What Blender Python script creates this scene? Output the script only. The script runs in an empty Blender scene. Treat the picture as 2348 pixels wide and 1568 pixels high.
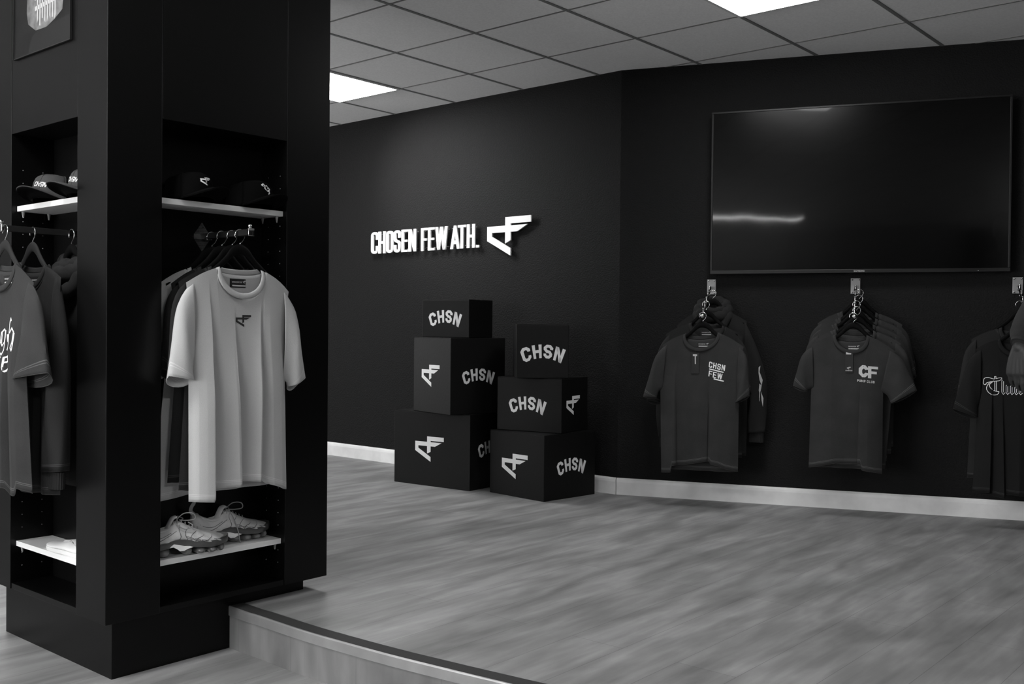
import bpy, bmesh, math, random
from mathutils import Matrix, Vector, geometry
from mathutils.bvhtree import BVHTree
R = math.radians
SC = bpy.context.scene
COL = SC.collection
random.seed(7)

# ------------------------------------------------------------------ camera
F_PX, PITCH, ROLL, CAM_Z = 2315.3, -0.0131, 0.0093, 1.1232
cd = bpy.data.cameras.new('camera'); cam = bpy.data.objects.new('camera', cd); COL.objects.link(cam)
cd.sensor_width = 36.0; cd.lens = F_PX * 36.0 / 2348.0; cd.clip_start = 0.05
_cp, _sp, _cr, _sr = math.cos(PITCH), math.sin(PITCH), math.cos(ROLL), math.sin(ROLL)
_rt, _up, _fw = Vector((1, 0, 0)), Vector((0, -_sp, _cp)), Vector((0, _cp, _sp))
_X = _rt * _cr + _up * _sr; _Y = _rt * -_sr + _up * _cr; _Z = -_fw
cam.matrix_world = Matrix(((_X.x, _Y.x, _Z.x, 0), (_X.y, _Y.y, _Z.y, 0), (_X.z, _Y.z, _Z.z, CAM_Z), (0, 0, 0, 1)))
SC.camera = cam
# ------------------------------------------------------------------ view and light levels
SC.view_settings.view_transform = 'Standard'
SC.view_settings.look = 'None'
SC.view_settings.gamma = 1.0
SC.view_settings.exposure = 0.0
SC.view_settings.use_curve_mapping = False
LAMP = 38.0        # ceiling light panels
ADDED_WINDOW = 14.0       # glow of the added frosted panes, for more ceiling light
w = bpy.data.worlds.new('world'); SC.world = w; w.use_nodes = True
w.node_tree.nodes['Background'].inputs[0].default_value = (.5, .5, .5, 1)
w.node_tree.nodes['Background'].inputs[1].default_value = 0.02

# ------------------------------------------------------------------ place: dimensions
ZU, ZC = 0.1444, 2.6594            # raised floor, ceiling
CA = 0.8660                        # yaw of column, planks and ceiling grid
CC = Vector((-1.2479, 3.1061))     # near corner of the display column
U2 = Vector((math.cos(CA), math.sin(CA))); V2 = Vector((-math.sin(CA), math.cos(CA)))
LW, LL, RW, RL = -0.7100, 4.9643, -0.3354, 5.8732
def frame(px, py, yaw): return Matrix.Translation((px, py, 0)) @ Matrix.Rotation(yaw, 4, 'Z')
M_CR = frame(CC.x, CC.y, CA)                     # right face of the column: x along it, y into it
M_CL = frame(CC.x, CC.y, CA - math.pi / 2)       # left face: x = -t, y into it
eL = Vector((math.cos(LW), math.sin(LW))); nL_ = Vector((-math.sin(LW), math.cos(LW)))
eR = Vector((math.cos(RW), math.sin(RW))); nR_ = Vector((-math.sin(RW), math.cos(RW)))
M_LW = frame(nL_.x * LL, nL_.y * LL, LW)         # sign wall
M_RW = frame(nR_.x * RL, nR_.y * RL, RW)         # television wall
M_0 = Matrix.Identity(4)
def T(x, y, z): return Matrix.Translation((x, y, z))
def RZ(a): return Matrix.Rotation(a, 4, 'Z')

# ------------------------------------------------------------------ materials
def mat(name, g, rough=.6, metal=0, spec=.5, bump=0, bscale=200, var=0, vscale=5, emit=0, trans=0, coat=0, sheen=0):
    m = bpy.data.materials.new(name); m.use_nodes = True; nt = m.node_tree; b = nt.nodes['Principled BSDF']
    b.inputs['Base Color'].default_value = (g, g, g, 1)
    b.inputs['Roughness'].default_value = rough; b.inputs['Metallic'].default_value = metal
    b.inputs['Specular IOR Level'].default_value = spec
    if coat: b.inputs['Coat Weight'].default_value = coat; b.inputs['Coat Roughness'].default_value = .05
    if trans: b.inputs['Transmission Weight'].default_value = trans
    if sheen: b.inputs['Sheen Weight'].default_value = sheen
    if emit:
        b.inputs['Emission Color'].default_value = (1, 1, 1, 1); b.inputs['Emission Strength'].default_value = emit
    tc = nt.nodes.new('ShaderNodeTexCoord')
    if bump:
        n = nt.nodes.new('ShaderNodeTexNoise'); n.inputs['Scale'].default_value = bscale; n.inputs['Detail'].default_value = 3
        bp = nt.nodes.new('ShaderNodeBump'); bp.inputs['Strength'].default_value = bump; bp.inputs['Distance'].default_value = .01
        nt.links.new(tc.outputs['Object'], n.inputs['Vector']); nt.links.new(n.outputs['Fac'], bp.inputs['Height'])
        nt.links.new(bp.outputs['Normal'], b.inputs['Normal'])
    if var:
        n = nt.nodes.new('ShaderNodeTexNoise'); n.inputs['Scale'].default_value = vscale; n.inputs['Detail'].default_value = 4
        r = nt.nodes.new('ShaderNodeMapRange'); r.inputs['From Min'].default_value = .3; r.inputs['From Max'].default_value = .7
        r.inputs['To Min'].default_value = g * (1 - var); r.inputs['To Max'].default_value = g * (1 + var)
        nt.links.new(tc.outputs['Object'], n.inputs['Vector']); nt.links.new(n.outputs['Fac'], r.inputs['Value'])
        nt.links.new(r.outputs['Result'], b.inputs['Base Color'])
    return m

def fabric(name, g, stitch=1.8, rough=.95, heather=.18, washed=.15):
    """knitted cotton: fine heather, washed-out patches, a pale double stitch line above each hem (uv.y = distance to hem)"""
    m = bpy.data.materials.new(name); m.use_nodes = True; nt = m.node_tree; L = nt.links; N = nt.nodes
    b = N['Principled BSDF']; b.inputs['Roughness'].default_value = rough; b.inputs['Specular IOR Level'].default_value = .15
    b.inputs['Sheen Weight'].default_value = .02
    tc = N.new('ShaderNodeTexCoord'); uv = N.new('ShaderNodeUVMap')
    def noise(sc, det):
        n = N.new('ShaderNodeTexNoise'); n.inputs['Scale'].default_value = sc; n.inputs['Detail'].default_value = det
        L.new(tc.outputs['Object'], n.inputs['Vector']); return n
    def mth(op, a, bb):
        n = N.new('ShaderNodeMath'); n.operation = op
        for i, v in enumerate((a, bb)):
            if isinstance(v, (int, float)): n.inputs[i].default_value = v
            else: L.new(v, n.inputs[i])
        return n.outputs[0]
    n1 = noise(420, 2); n2 = noise(9, 5)
    f = mth('ADD', mth('MULTIPLY', mth('SUBTRACT', n1.outputs['Fac'], .5), heather * 2), mth('MULTIPLY', mth('SUBTRACT', n2.outputs['Fac'], .5), washed * 2))
    f = mth('MULTIPLY', mth('ADD', f, 1.0), g)
    sx = N.new('ShaderNodeSeparateXYZ'); L.new(uv.outputs['UV'], sx.inputs[0]); v = sx.outputs['Y']
    s = mth('ADD', mth('LESS_THAN', mth('ABSOLUTE', mth('SUBTRACT', v, .0235), 0), .0011), mth('LESS_THAN', mth('ABSOLUTE', mth('SUBTRACT', v, .0185), 0), .0009))
    s = mth('ADD', s, mth('MULTIPLY', mth('LESS_THAN', v, .0015), .7))
    f = mth('MULTIPLY', f, mth('ADD', mth('MULTIPLY', s, stitch - 1), 1.0))
    L.new(f, b.inputs['Base Color'])
    bp = N.new('ShaderNodeBump'); bp.inputs['Strength'].default_value = .25; bp.inputs['Distance'].default_value = .002
    L.new(n1.outputs['Fac'], bp.inputs['Height']); L.new(bp.outputs['Normal'], b.inputs['Normal'])
    return m

M = dict(
    laminate=mat('black_laminate', .0022, .33, spec=.22, bump=.02, bscale=900),
    laminate_in=mat('black_laminate_inside', .003, .5, spec=.3),
    white=mat('white_shelf_board', .8, .45, bump=.01, bscale=300),
    base=mat('painted_baseboard', .8, .5, var=.12, vscale=6, bump=.05, bscale=20),
    carton=mat('black_carton', .0036, .55, spec=.25, bump=.06, bscale=60),
    tape=mat('black_tape', .02, .25),
    print_w=mat('white_print', .85, .6),
    print_g=mat('grey_print', .5, .8),
    print_k=mat('black_print', .012, .7),
    sign=mat('white_acrylic_sign', .85, .4),
    clear=mat('clear_plastic', .8, .1, trans=.7),
    chrome=mat('chrome', .62, .12, metal=1),
    steel=mat('brushed_steel', .30, .4, metal=.3),
    blackmetal=mat('black_metal', .012, .3, spec=.5),
    hanger=mat('black_hanger', .003, .55, spec=.06),
    hangerwood=mat('dark_hanger', .018, .75, spec=.2),
    tvframe=mat('television_bezel', .006, .38, spec=.3),
    nosing=mat('aluminium_nosing', .32, .42, metal=.6, var=.15, vscale=8),
    rubber=mat('dark_rubber_strip', .02, .8, bump=.1, bscale=300),
    label=mat('black_label', .003, .6),
    skin=mat('skin', .022, .5, spec=.4, bump=.05, bscale=120),
    hair=mat('dark_hair', .01, .5),
    denim=mat('dark_trousers', .02, .9, bump=.1, bscale=300),
    shoe=mat('grey_shoe_mesh', .50, .6, bump=.15, bscale=260, var=.12, vscale=30),
    shoe_line=mat('shoe_seam', .07, .5),
    shoe_dark=mat('shoe_dark_midsole', .06, .3, coat=.5),
    airunit=mat('translucent_air_unit', .16, .08, spec=.8, coat=.8),
    shoe_white=mat('white_shoe_leather', .75, .4, bump=.03, bscale=60),
    white_gloss=mat('white_gloss_plate', .8, .15),
    lace=mat('grey_lace', .28, .8, bump=.2, bscale=600),
    ceiling_bar=mat('dark_ceiling_bar', .20, .6),
    lampframe=mat('lamp_frame', .7, .4),
    picture=mat('dark_glossy_picture', .010, .4, spec=.2, var=.5, vscale=12),
    pic_shirt=mat('picture_grey_shirt', .15, .35, var=.5, vscale=28),
)
M['tee_white'] = fabric('pale_grey_cotton', .43, 1.25, heather=.08, washed=.04)
M['tee_white2'] = fabric('white_cotton', .50, 1.2, heather=.08, washed=.04)
M['tee_dark'] = fabric('charcoal_cotton', .020, 3.2)
M['tee_mid'] = fabric('washed_grey_cotton', .034, 2.8, washed=.3)
M['tee_wash'] = fabric('acid_washed_cotton', .031, 3.0, washed=.35)
M['tee_black'] = fabric('black_cotton', .011, 3.5)
M['hoodie'] = fabric('black_fleece', .018, 1.3)
M['cap_grey'] = fabric('washed_cap_twill', .05, 1.0, washed=.3)
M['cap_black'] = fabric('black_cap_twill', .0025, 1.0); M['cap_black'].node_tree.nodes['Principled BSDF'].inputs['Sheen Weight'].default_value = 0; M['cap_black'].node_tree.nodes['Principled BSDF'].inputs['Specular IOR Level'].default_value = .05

def emis(name, s):
    m = bpy.data.materials.new(name); m.use_nodes = True; nt = m.node_tree; nt.nodes.clear()
    e = nt.nodes.new('ShaderNodeEmission'); e.inputs[1].default_value = s; o = nt.nodes.new('ShaderNodeOutputMaterial')
    nt.links.new(e.outputs[0], o.inputs[0]); return m
M['lamp'] = emis('lit_diffuser', LAMP); M['lamp_dim'] = emis('lit_diffuser_weaker_tube', LAMP * .55)
M['lamp_line'] = emis('lit_linear_diffuser', LAMP * 6)
M['added_window'] = emis('added_frosted_pane', ADDED_WINDOW); M['added_window_side'] = emis('added_frosted_side_pane', ADDED_WINDOW * .2)
M['lamp_added'] = emis('lit_diffuser_added', LAMP * 2.2)

def screen_mat():
    m = bpy.data.materials.new('television_glass'); m.use_nodes = True; nt = m.node_tree; b = nt.nodes['Principled BSDF']
    b.inputs['Base Color'].default_value = (.0015, .0015, .0015, 1); b.inputs['Roughness'].default_value = .24
    b.inputs['Specular IOR Level'].default_value = .10
    b.inputs['Coat Weight'].default_value = .14; b.inputs['Coat Roughness'].default_value = .045
    tc = nt.nodes.new('ShaderNodeTexCoord'); n = nt.nodes.new('ShaderNodeTexNoise'); n.inputs['Scale'].default_value = 2.2
    bp = nt.nodes.new('ShaderNodeBump'); bp.inputs['Strength'].default_value = .35; bp.inputs['Distance'].default_value = .004
    nt.links.new(tc.outputs['Object'], n.inputs['Vector']); nt.links.new(n.outputs['Fac'], bp.inputs['Height'])
    nt.links.new(bp.outputs['Normal'], b.inputs['Normal']); nt.links.new(bp.outputs['Normal'], b.inputs['Coat Normal'])
    return m
M['screen'] = screen_mat()

def wall_mat():
    m = mat('dark_woodchip_wall', .0074, .75, spec=.18)
    nt = m.node_tree; b = nt.nodes['Principled BSDF']; tc = [n for n in nt.nodes if n.type == 'TEX_COORD'][0]
    n1 = nt.nodes.new('ShaderNodeTexNoise'); n1.inputs['Scale'].default_value = 120; n1.inputs['Detail'].default_value = 3
    bp = nt.nodes.new('ShaderNodeBump'); bp.inputs['Strength'].default_value = .8; bp.inputs['Distance'].default_value = .005
    nt.links.new(tc.outputs['Object'], n1.inputs['Vector'])
    nt.links.new(n1.outputs['Fac'], bp.inputs['Height']); nt.links.new(bp.outputs['Normal'], b.inputs['Normal'])
    return m
M['wall'] = wall_mat()

def ceiling_mat():
    return mat('mineral_ceiling_tile', .88, .9, spec=.1, bump=.05, bscale=250, var=.05, vscale=90)
M['ceiling'] = ceiling_mat()

def floor_mat(riser=False):
    m = bpy.data.materials.new('grey_wood_laminate' + ('_riser' if riser else '')); m.use_nodes = True; nt = m.node_tree; L = nt.links; N = nt.nodes
    b = N['Principled BSDF']; b.inputs['Roughness'].default_value = .5; b.inputs['Specular IOR Level'].default_value = .35
    tc = N.new('ShaderNodeTexCoord'); mp = N.new('ShaderNodeMapping')
    mp.inputs['Rotation'].default_value = (0, 0, -CA)
    if riser:                                   # boards of the riser stand upright: run the grain up the face
        mp.inputs['Rotation'].default_value = (0, R(90), 0)
    L.new(tc.outputs['Object'], mp.inputs['Vector'])
    br = N.new('ShaderNodeTexBrick'); br.offset = .37; br.inputs['Scale'].default_value = 1.0
    br.inputs['Brick Width'].default_value = 1.29; br.inputs['Row Height'].default_value = .193
    br.inputs['Mortar Size'].default_value = .0011; br.inputs['Mortar Smooth'].default_value = .3; br.inputs['Bias'].default_value = 0
    br.inputs['Color1'].default_value = (.29, .29, .29, 1); br.inputs['Color2'].default_value = (.255, .255, .255, 1)
    br.inputs['Mortar'].default_value = (.16, .16, .16, 1)
    L.new(mp.outputs[0], br.inputs['Vector'])
    def streak(sx, sy, det, off):
        m2 = N.new('ShaderNodeMapping'); m2.inputs['Scale'].default_value = (sx, sy, sx if riser else 1); m2.inputs['Location'].default_value = (off, off * 2, 0)
        L.new(mp.outputs[0], m2.inputs['Vector'])
        n = N.new('ShaderNodeTexNoise'); n.inputs['Scale'].default_value = 1; n.inputs['Detail'].default_value = det; n.inputs['Distortion'].default_value = .4
        L.new(m2.outputs[0], n.inputs['Vector']); return n.outputs['Fac']
    def mr(x, a, c, lo=.32, hi=.68):
        r = N.new('ShaderNodeMapRange'); r.inputs['From Min'].default_value = lo; r.inputs['From Max'].default_value = hi
        r.inputs['To Min'].default_value = a; r.inputs['To Max'].default_value = c; L.new(x, r.inputs['Value']); return r.outputs[0]
    def mul(a, c):
        n = N.new('ShaderNodeMath'); n.operation = 'MULTIPLY'; L.new(a, n.inputs[0]); L.new(c, n.inputs[1]); return n.outputs[0]
    v = mul(mul(mr(streak(1.7, 8.5, 2, 3), .66, 1.14), mr(streak(2.2, 48, 3, 7), .93, 1.05)), mr(streak(5, 18, 4, 11), .84, 1.10))
    mx = N.new('ShaderNodeMix'); mx.data_type = 'RGBA'; mx.blend_type = 'MULTIPLY'; mx.inputs[0].default_value = 1
    L.new(br.outputs['Color'], mx.inputs[6]); L.new(v, mx.inputs[7]); L.new(mx.outputs[2], b.inputs['Base Color'])
    return m
M['floor'] = floor_mat(); M['riser'] = floor_mat(True)
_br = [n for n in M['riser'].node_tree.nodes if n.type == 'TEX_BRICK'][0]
_br.inputs['Color1'].default_value = (.20, .20, .20, 1); _br.inputs['Color2'].default_value = (.18, .18, .18, 1)  # light comes mostly from above: the riser's shade is put into its colour

# ------------------------------------------------------------------ helpers
def smooth(me, ang=40):
    for p in me.polygons: p.use_smooth = True
    try: me.set_sharp_from_angle(angle=R(ang))
    except Exception: pass
def obj(name, bm, material, parent=None, sm=None, mw=None):
    me = bpy.data.meshes.new(name)
    if isinstance(bm, bmesh.types.BMesh):
        bm.to_mesh(me); bm.free()
    else:
        vs, fs = bm; me.from_pydata([tuple(v) for v in vs], [], fs); me.update()
    if sm: smooth(me, sm)
    for mm in (material if isinstance(material, (list, tuple)) else [material]): me.materials.append(mm)
    o = bpy.data.objects.new(name, me); COL.objects.link(o)
    if parent: o.parent = parent
    if mw is not None: o.matrix_local = mw
    return o
def thing(name, label, cat, mw, group=None):
    o = bpy.data.objects.new(name, None); COL.objects.link(o); o.empty_display_size = .05
    o.matrix_world = mw; o['label'] = label; o['category'] = cat
    if group: o['group'] = group
    return o
def struct(o, kind='structure'): o['kind'] = kind; return o
def bx(bm, x0, y0, z0, x1, y1, z1, bev=0, m=None):
    vs = [bm.verts.new((x, y, z)) for x in (x0, x1) for y in (y0, y1) for z in (z0, z1)]
    fs = [(0, 1, 3, 2), (4, 6, 7, 5), (0, 4, 5, 1), (2, 3, 7, 6), (0, 2, 6, 4), (1, 5, 7, 3)]
    F = [bm.faces.new([vs[i] for i in f]) for f in fs]
    if bev:
        es = list({e for f in F for e in f.edges})
        r = bmesh.ops.bevel(bm, geom=es, offset=bev, segments=2, affect='EDGES', profile=.5)
        vs = list({v for f in r['faces'] for v in f.verts} | {v for v in vs if v.is_valid})
    if m is not None: bmesh.ops.transform(bm, matrix=m, verts=[v for v in vs if v.is_valid])
def box(*a, bev=0):
    bm = bmesh.new(); bx(bm, *a, bev=bev); return bm
def tube(bm, pts, rad, n=8, closed=False, caps=True, flat=1.0):
    pts = [Vector(p) for p in pts]; K = len(pts); rings = []
    up = Vector((0, 0, 1)); prev = None
    for i, p in enumerate(pts):
        a = pts[(i - 1) % K] if (closed or i > 0) else p; c = pts[(i + 1) % K] if (closed or i < K - 1) else p
        t = (c - a).normalized()
        if prev is None:
            s = t.cross(up if abs(t.z) < .9 else Vector((1, 0, 0))).normalized()
        else:
            s = (prev - t * prev.dot(t)).normalized()
        prev = s; q = t.cross(s)
        r = rad[i] if isinstance(rad, (list, tuple)) else rad
        rings.append([bm.verts.new(p + s * math.cos(2 * math.pi * k / n) * r + q * math.sin(2 * math.pi * k / n) * r * flat) for k in range(n)])
    for i in range(K if closed else K - 1):
        A, B = rings[i], rings[(i + 1) % K]
        for k in range(n): bm.faces.new((A[k], A[(k + 1) % n], B[(k + 1) % n], B[k]))
    if caps and not closed:
        bm.faces.new(rings[0][::-1]); bm.faces.new(rings[-1])
def tubeobj(name, pts, rad, m, parent=None, n=8, **k):
    bm = bmesh.new(); tube(bm, pts, rad, n, **k); return obj(name, bm, m, parent, 60)
def sph(bm, c, r, sx=1, sy=1, sz=1, u=16, v=10, rot=None):
    g = bmesh.ops.create_uvsphere(bm, u_segments=u, v_segments=v, radius=r)
    mm = T(*c) @ (rot or Matrix.Identity(4)) @ Matrix.Diagonal((sx, sy, sz, 1))
    bmesh.ops.transform(bm, matrix=mm, verts=g['verts'])
def cyl(bm, c, r, h, axis='Z', n=16, r2=None):
    rot = {'Z': Matrix.Identity(4), 'X': Matrix.Rotation(R(90), 4, 'Y'), 'Y': Matrix.Rotation(R(90), 4, 'X')}[axis]
    g = bmesh.ops.create_cone(bm, cap_ends=True, segments=n, radius1=r, radius2=r if r2 is None else r2, depth=h)
    bmesh.ops.transform(bm, matrix=T(*c) @ rot, verts=g['verts'])
def lerp(a, b, t): return a + (b - a) * t
def interp(tab, x):
    if x <= tab[0][0]: return tab[0][1]
    for (a, va), (b, vb) in zip(tab, tab[1:]):
        if x <= b: return lerp(va, vb, (x - a) / (b - a) if b > a else 1)
    return tab[-1][1]
def sstep(x, a=0., b=1.):
    t = min(1, max(0, (x - a) / (b - a))); return t * t * (3 - 2 * t)
def spline(P, n):
    """Catmull-Rom through the points"""
    P = [Vector(p) for p in P]; out = []
    for i in range(len(P) - 1):
        p0 = P[max(i - 1, 0)]; p1 = P[i]; p2 = P[i + 1]; p3 = P[min(i + 2, len(P) - 1)]
        for k in range(n):
            t = k / n; out.append(.5 * ((2 * p1) + (p2 - p0) * t + (2 * p0 - 5 * p1 + 4 * p2 - p3) * t * t + (3 * p1 - p0 - 3 * p2 + p3) * t ** 3))
    out.append(P[-1]); return out

# ------------------------------------------------------------------ marks: flat outlines as lists of quads / polygons in (x, z)
AF = [[(.626, .782), (.626, 1), (1.488, 1), (1.488, .831), (.812, .831), (.812, .780), (1.377, .780), (1.035, .613), (.812, .613),
       (.812, .395), (.626, .319), (.626, .613), (.167, .613), (.167, .516), (.812, .190), (.812, 0), (0, .410), (0, .782)]]
def ribbon(path, wd, closed=False):
    P = []
    for p in path:
        p = Vector((p[0], p[1]))
        if not P or (p - P[-1]).length > 1e-5: P.append(p)
    if closed and (P[0] - P[-1]).length < 1e-5: P.pop()
    K = len(P); Lf = []; Rt = []
    for i in range(K):
        a = P[i] - P[i - 1] if (i > 0 or closed) else P[1] - P[0]
        b = P[(i + 1) % K] - P[i] if (i < K - 1 or closed) else a
        a = a.normalized(); b = b.normalized(); n = Vector((-a.y, a.x)) + Vector((-b.y, b.x))
        if n.length < 1e-4: n = Vector((-a.y, a.x))
        n.normalize(); c = max(.45, n.dot(Vector((-a.y, a.x))))
        Lf.append(P[i] + n * (wd / 2 / c)); Rt.append(P[i] - n * (wd / 2 / c))
    return [[tuple(Lf[i]), tuple(Lf[(i + 1) % K]), tuple(Rt[(i + 1) % K]), tuple(Rt[i])] for i in range(K if closed else K - 1)]
def arcs(path, c, seg):
    """round or chamfer interior corners by radius c"""
    out = [path[0]]
    for i in range(1, len(path) - 1):
        p = Vector(path[i]); a = Vector(path[i - 1]); b = Vector(path[i + 1])
        da = (a - p); db = (b - p); ra = min(c, da.length * .5 if i > 1 else da.length); rb = min(c, db.length * .5 if i < len(path) - 2 else db.length)
        p0 = p + da.normalized() * ra; p1 = p + db.normalized() * rb
        for k in range(seg + 1):
            t = k / seg; out.append(tuple(p0 * (1 - t) ** 2 + p * 2 * t * (1 - t) + p1 * t * t))
    out.append(path[-1]); return out
def glyph(ch, W=.62, t=.2, c=.16, seg=1):
    h = t / 2; x0, x1, y0, y1 = h, W - h, h, 1 - h; m = .5
    rc = lambda a, b, cc, d: [[(a, b), (cc, b), (cc, d), (a, d)]]
    if ch == 'C': return ribbon(arcs([(x1, .64), (x1, y1), (x0, y1), (x0, y0), (x1, y0), (x1, .36)], c, seg), t)
    if ch == 'G': return ribbon(arcs([(x1, .68), (x1, y1), (x0, y1), (x0, y0), (x1, y0), (x1, .45)], c, seg), t) + rc(W * .5, .4, W, .5)
    if ch == 'O': return ribbon(arcs([(x0, m), (x0, y1), (x1, y1), (x1, y0), (x0, y0), (x0, m)], c, seg), t)
    if ch == 'U': return ribbon(arcs([(x0, 1), (x0, y0), (x1, y0), (x1, 1)], c, seg), t)
    if ch == 'S': return ribbon(arcs([(x1, .66), (x1, y1), (x0, y1), (x0, .5 + .03), (x1, .5 - .03), (x1, y0), (x0, y0), (x0, .34)], c, seg), t)
    if ch == 'H': return rc(0, 0, t, 1) + rc(W - t, 0, W, 1) + rc(t, m - h, W - t, m + h)
    if ch == 'I': return rc(0, 0, t, 1)
    if ch == 'L': return rc(0, 0, t, 1) + rc(t, 0, W, t * .85)
    if ch == 'T': return rc(W / 2 - h, 0, W / 2 + h, 1 - t * .85) + rc(0, 1 - t * .85, W, 1)
    if ch == 'E': return rc(0, 0, t, 1) + rc(t, 0, W, t * .8) + rc(t, m - h * .8, W * .9, m + h * .8) + rc(t, 1 - t * .8, W, 1)
    if ch == 'F': return rc(0, 0, t, 1) + rc(t, m - h, W * .88, m + h * .7) + rc(t, 1 - t * .8, W, 1)
    if ch == 'N': return [[(0, 0), (t, 0), (t, 1), (0, 1)], [(W - t, 0), (W, 0), (W, 1), (W - t, 1)], [(0, 1), (t, 1), (W, 0), (W - t, 0)]]
    if ch == 'M': return [[(0, 0), (t, 0), (t, 1), (0, 1)], [(W - t, 0), (W, 0), (W, 1), (W - t, 1)], [(0, 1), (t, 1), (W / 2 + h, .3), (W / 2 - h, .3)], [(W - t, 1), (W, 1), (W / 2 + h, .3), (W / 2 - h, .3)]]
    if ch == 'A': return [[(0, 0), (t, 0), (W / 2 + h * .9, 1), (W / 2 - h * .9, 1)], [(W - t, 0), (W, 0), (W / 2 + h * .9, 1), (W / 2 - h * .9, 1)], [(W * .25, .2), (W * .75, .2), (W * .7, .36), (W * .3, .36)]]
    if ch == 'W':
        a = [0, W * .27, W * .5, W * .73, W]
        return [[(a[0], 1), (a[0] + t, 1), (a[1] + h, 0), (a[1] - h, 0)], [(a[2] - h, 1), (a[2] + h, 1), (a[1] + h, 0), (a[1] - h, 0)],
                [(a[2] - h, 1), (a[2] + h, 1), (a[3] + h, 0), (a[3] - h, 0)], [(a[4] - t, 1), (a[4], 1), (a[3] + h, 0), (a[3] - h, 0)]]
    if ch == 'P': return rc(0, 0, t, 1) + ribbon(arcs([(t, y1), (x1, y1), (x1, .45), (t, .45)], c, seg), t)
    if ch == 'B': return rc(0, 0, t, 1) + ribbon(arcs([(t, y1), (x1, y1), (x1, .5), (t, .5)], c, seg), t) + ribbon(arcs([(t, .5), (x1, .5), (x1, y0), (t, y0)], c, seg), t)
    if ch == '.': return rc(0, 0, t, t)
    return []
def text(s, h=1., W=.62, t=.2, gap=.14, c=.16, seg=1):
    out = []; x = 0
    for ch in s:
        if ch == ' ': x += W * .6; continue
        ww = W * 1.4 if ch in 'WM' else (t if ch in 'I.' else W)
        out += [[((px + x) * h, pz * h) for px, pz in q] for q in glyph(ch, ww, t, c, seg)]
        x += ww + gap
    tot = (x - gap) * h
    return [[(px - tot / 2, pz - h / 2) for px, pz in q] for q in out], tot
def arched(width):
    """CHSN in block letters bent over an arch"""
    qs, tot = text('CHSN', 1, .64, .22, .17, .15, 1); k = width / tot; Rr = 3.0; out = []
    for q in qs:
        # split long quads so the bend shows
        out.append(q)
    return out, k, Rr
def transform(qs, f): return [[f(x, z) for x, z in q] for q in qs]
def flat_bm(polys, maxlen, f=None):
    bm = bmesh.new()
    for q in polys:
        vs = [bm.verts.new((x, 0, z)) for x, z in q]
        try: bm.faces.new(vs)
        except Exception: pass
    bm.normal_update(); bmesh.ops.triangulate(bm, faces=bm.faces[:])
    for _ in range(8):
        es = [e for e in bm.edges if e.calc_length() > maxlen]
        if not es: break
        bmesh.ops.subdivide_edges(bm, edges=es, cuts=1); bmesh.ops.triangulate(bm, faces=bm.faces[:])
    bmesh.ops.recalc_face_normals(bm, faces=bm.faces[:])
    for fc in bm.faces:
        if fc.normal.y > 0: fc.normal_flip()
    if f:
        for v in bm.verts: v.co = f(v.co)
    return bm
def af(h, cx=0, cz=0): return [[(cx + (x - .744) * h, cz + (z - .5) * h) for x, z in AF[0]]]
def chsn_bm(width, cx, cz, yoff=0):
    qs, tot = text('CHSN', 1, .66, .205, .15, .13, 1); k = width * 1.02 / (tot + .25); Rr = 3.0
    def f(co):
        x, z = co.x, co.z; a = x / Rr
        X = x + (z) * math.sin(a) * .75; Z = z + Rr * (math.cos(a) - 1)
        return Vector((cx + X * k, yoff, cz + (Z + .12) * k))
    return flat_bm(qs, .2, f)

# ------------------------------------------------------------------ the room
K2 = nL_ * LL + eL * -3.431                  # corner between sign wall and television wall
P1 = K2 - eL * 5.2
P5 = K2 + eR * 3.9
P2 = Vector((-8.5, 2.2)); P3 = Vector((-2.6, -4.0)); P4 = Vector((3.6, -3.4))
ROOM = [K2, P5, P4, P3, P2, P1]
def prism(poly, z0, z1):
    bm = bmesh.new()
    a = [bm.verts.new((p.x, p.y, z0)) for p in poly]; b = [bm.verts.new((p.x, p.y, z1)) for p in poly]; n = len(poly)
    bm.faces.new(a); bm.faces.new(b[::-1])
    for i in range(n): bm.faces.new((a[i], a[(i + 1) % n], b[(i + 1) % n], b[i]))
    bmesh.ops.recalc_face_normals(bm, faces=bm.faces[:]); return bm
big = [Vector((x, y)) for x, y in ((-11, -6), (7, -6), (7, 12), (-11, 12))]
struct(obj('floor', prism(big, -.1, 0), M['floor']))
struct(obj('ceiling', prism(big, ZC, ZC + .1), M['ceiling']))
def wallbox(name, A, B):
    d = (B - A).normalized(); n = Vector((-d.y, d.x))
    if n.dot((A + B) / 2 - Vector((-.5, 1.5))) < 0: n = -n
    A2 = A - d * .0; B2 = B + d * .0
    bm = bmesh.new(); q = [A2, B2, B2 + n * .15 + d * .1, A2 + n * .15 - d * .1]
    vs0 = [bm.verts.new((p.x, p.y, 0)) for p in q]; vs1 = [bm.verts.new((p.x, p.y, ZC)) for p in q]
    bm.faces.new(vs0); bm.faces.new(vs1)
    for i in range(4): bm.faces.new((vs0[i], vs0[(i + 1) % 4], vs1[(i + 1) % 4], vs1[i]))
    bmesh.ops.recalc_face_normals(bm, faces=bm.faces[:])
    return struct(obj(name, bm, M['wall']))
wallbox('wall_back', P1, K2); wallbox('wall_right', K2, P5); wallbox('wall_side', P5, P4)
M['wall_pale'] = mat('pale_plaster_wall', .35, .9, spec=.1)
wallbox('wall_front', P4, P3)
for nm, a, b in (('wall_entrance', P3, P2), ('wall_left', P2, P1)):
    wb = wallbox(nm, a, b); wb.data.materials.clear(); wb.data.materials.append(M['wall_pale'])

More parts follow.
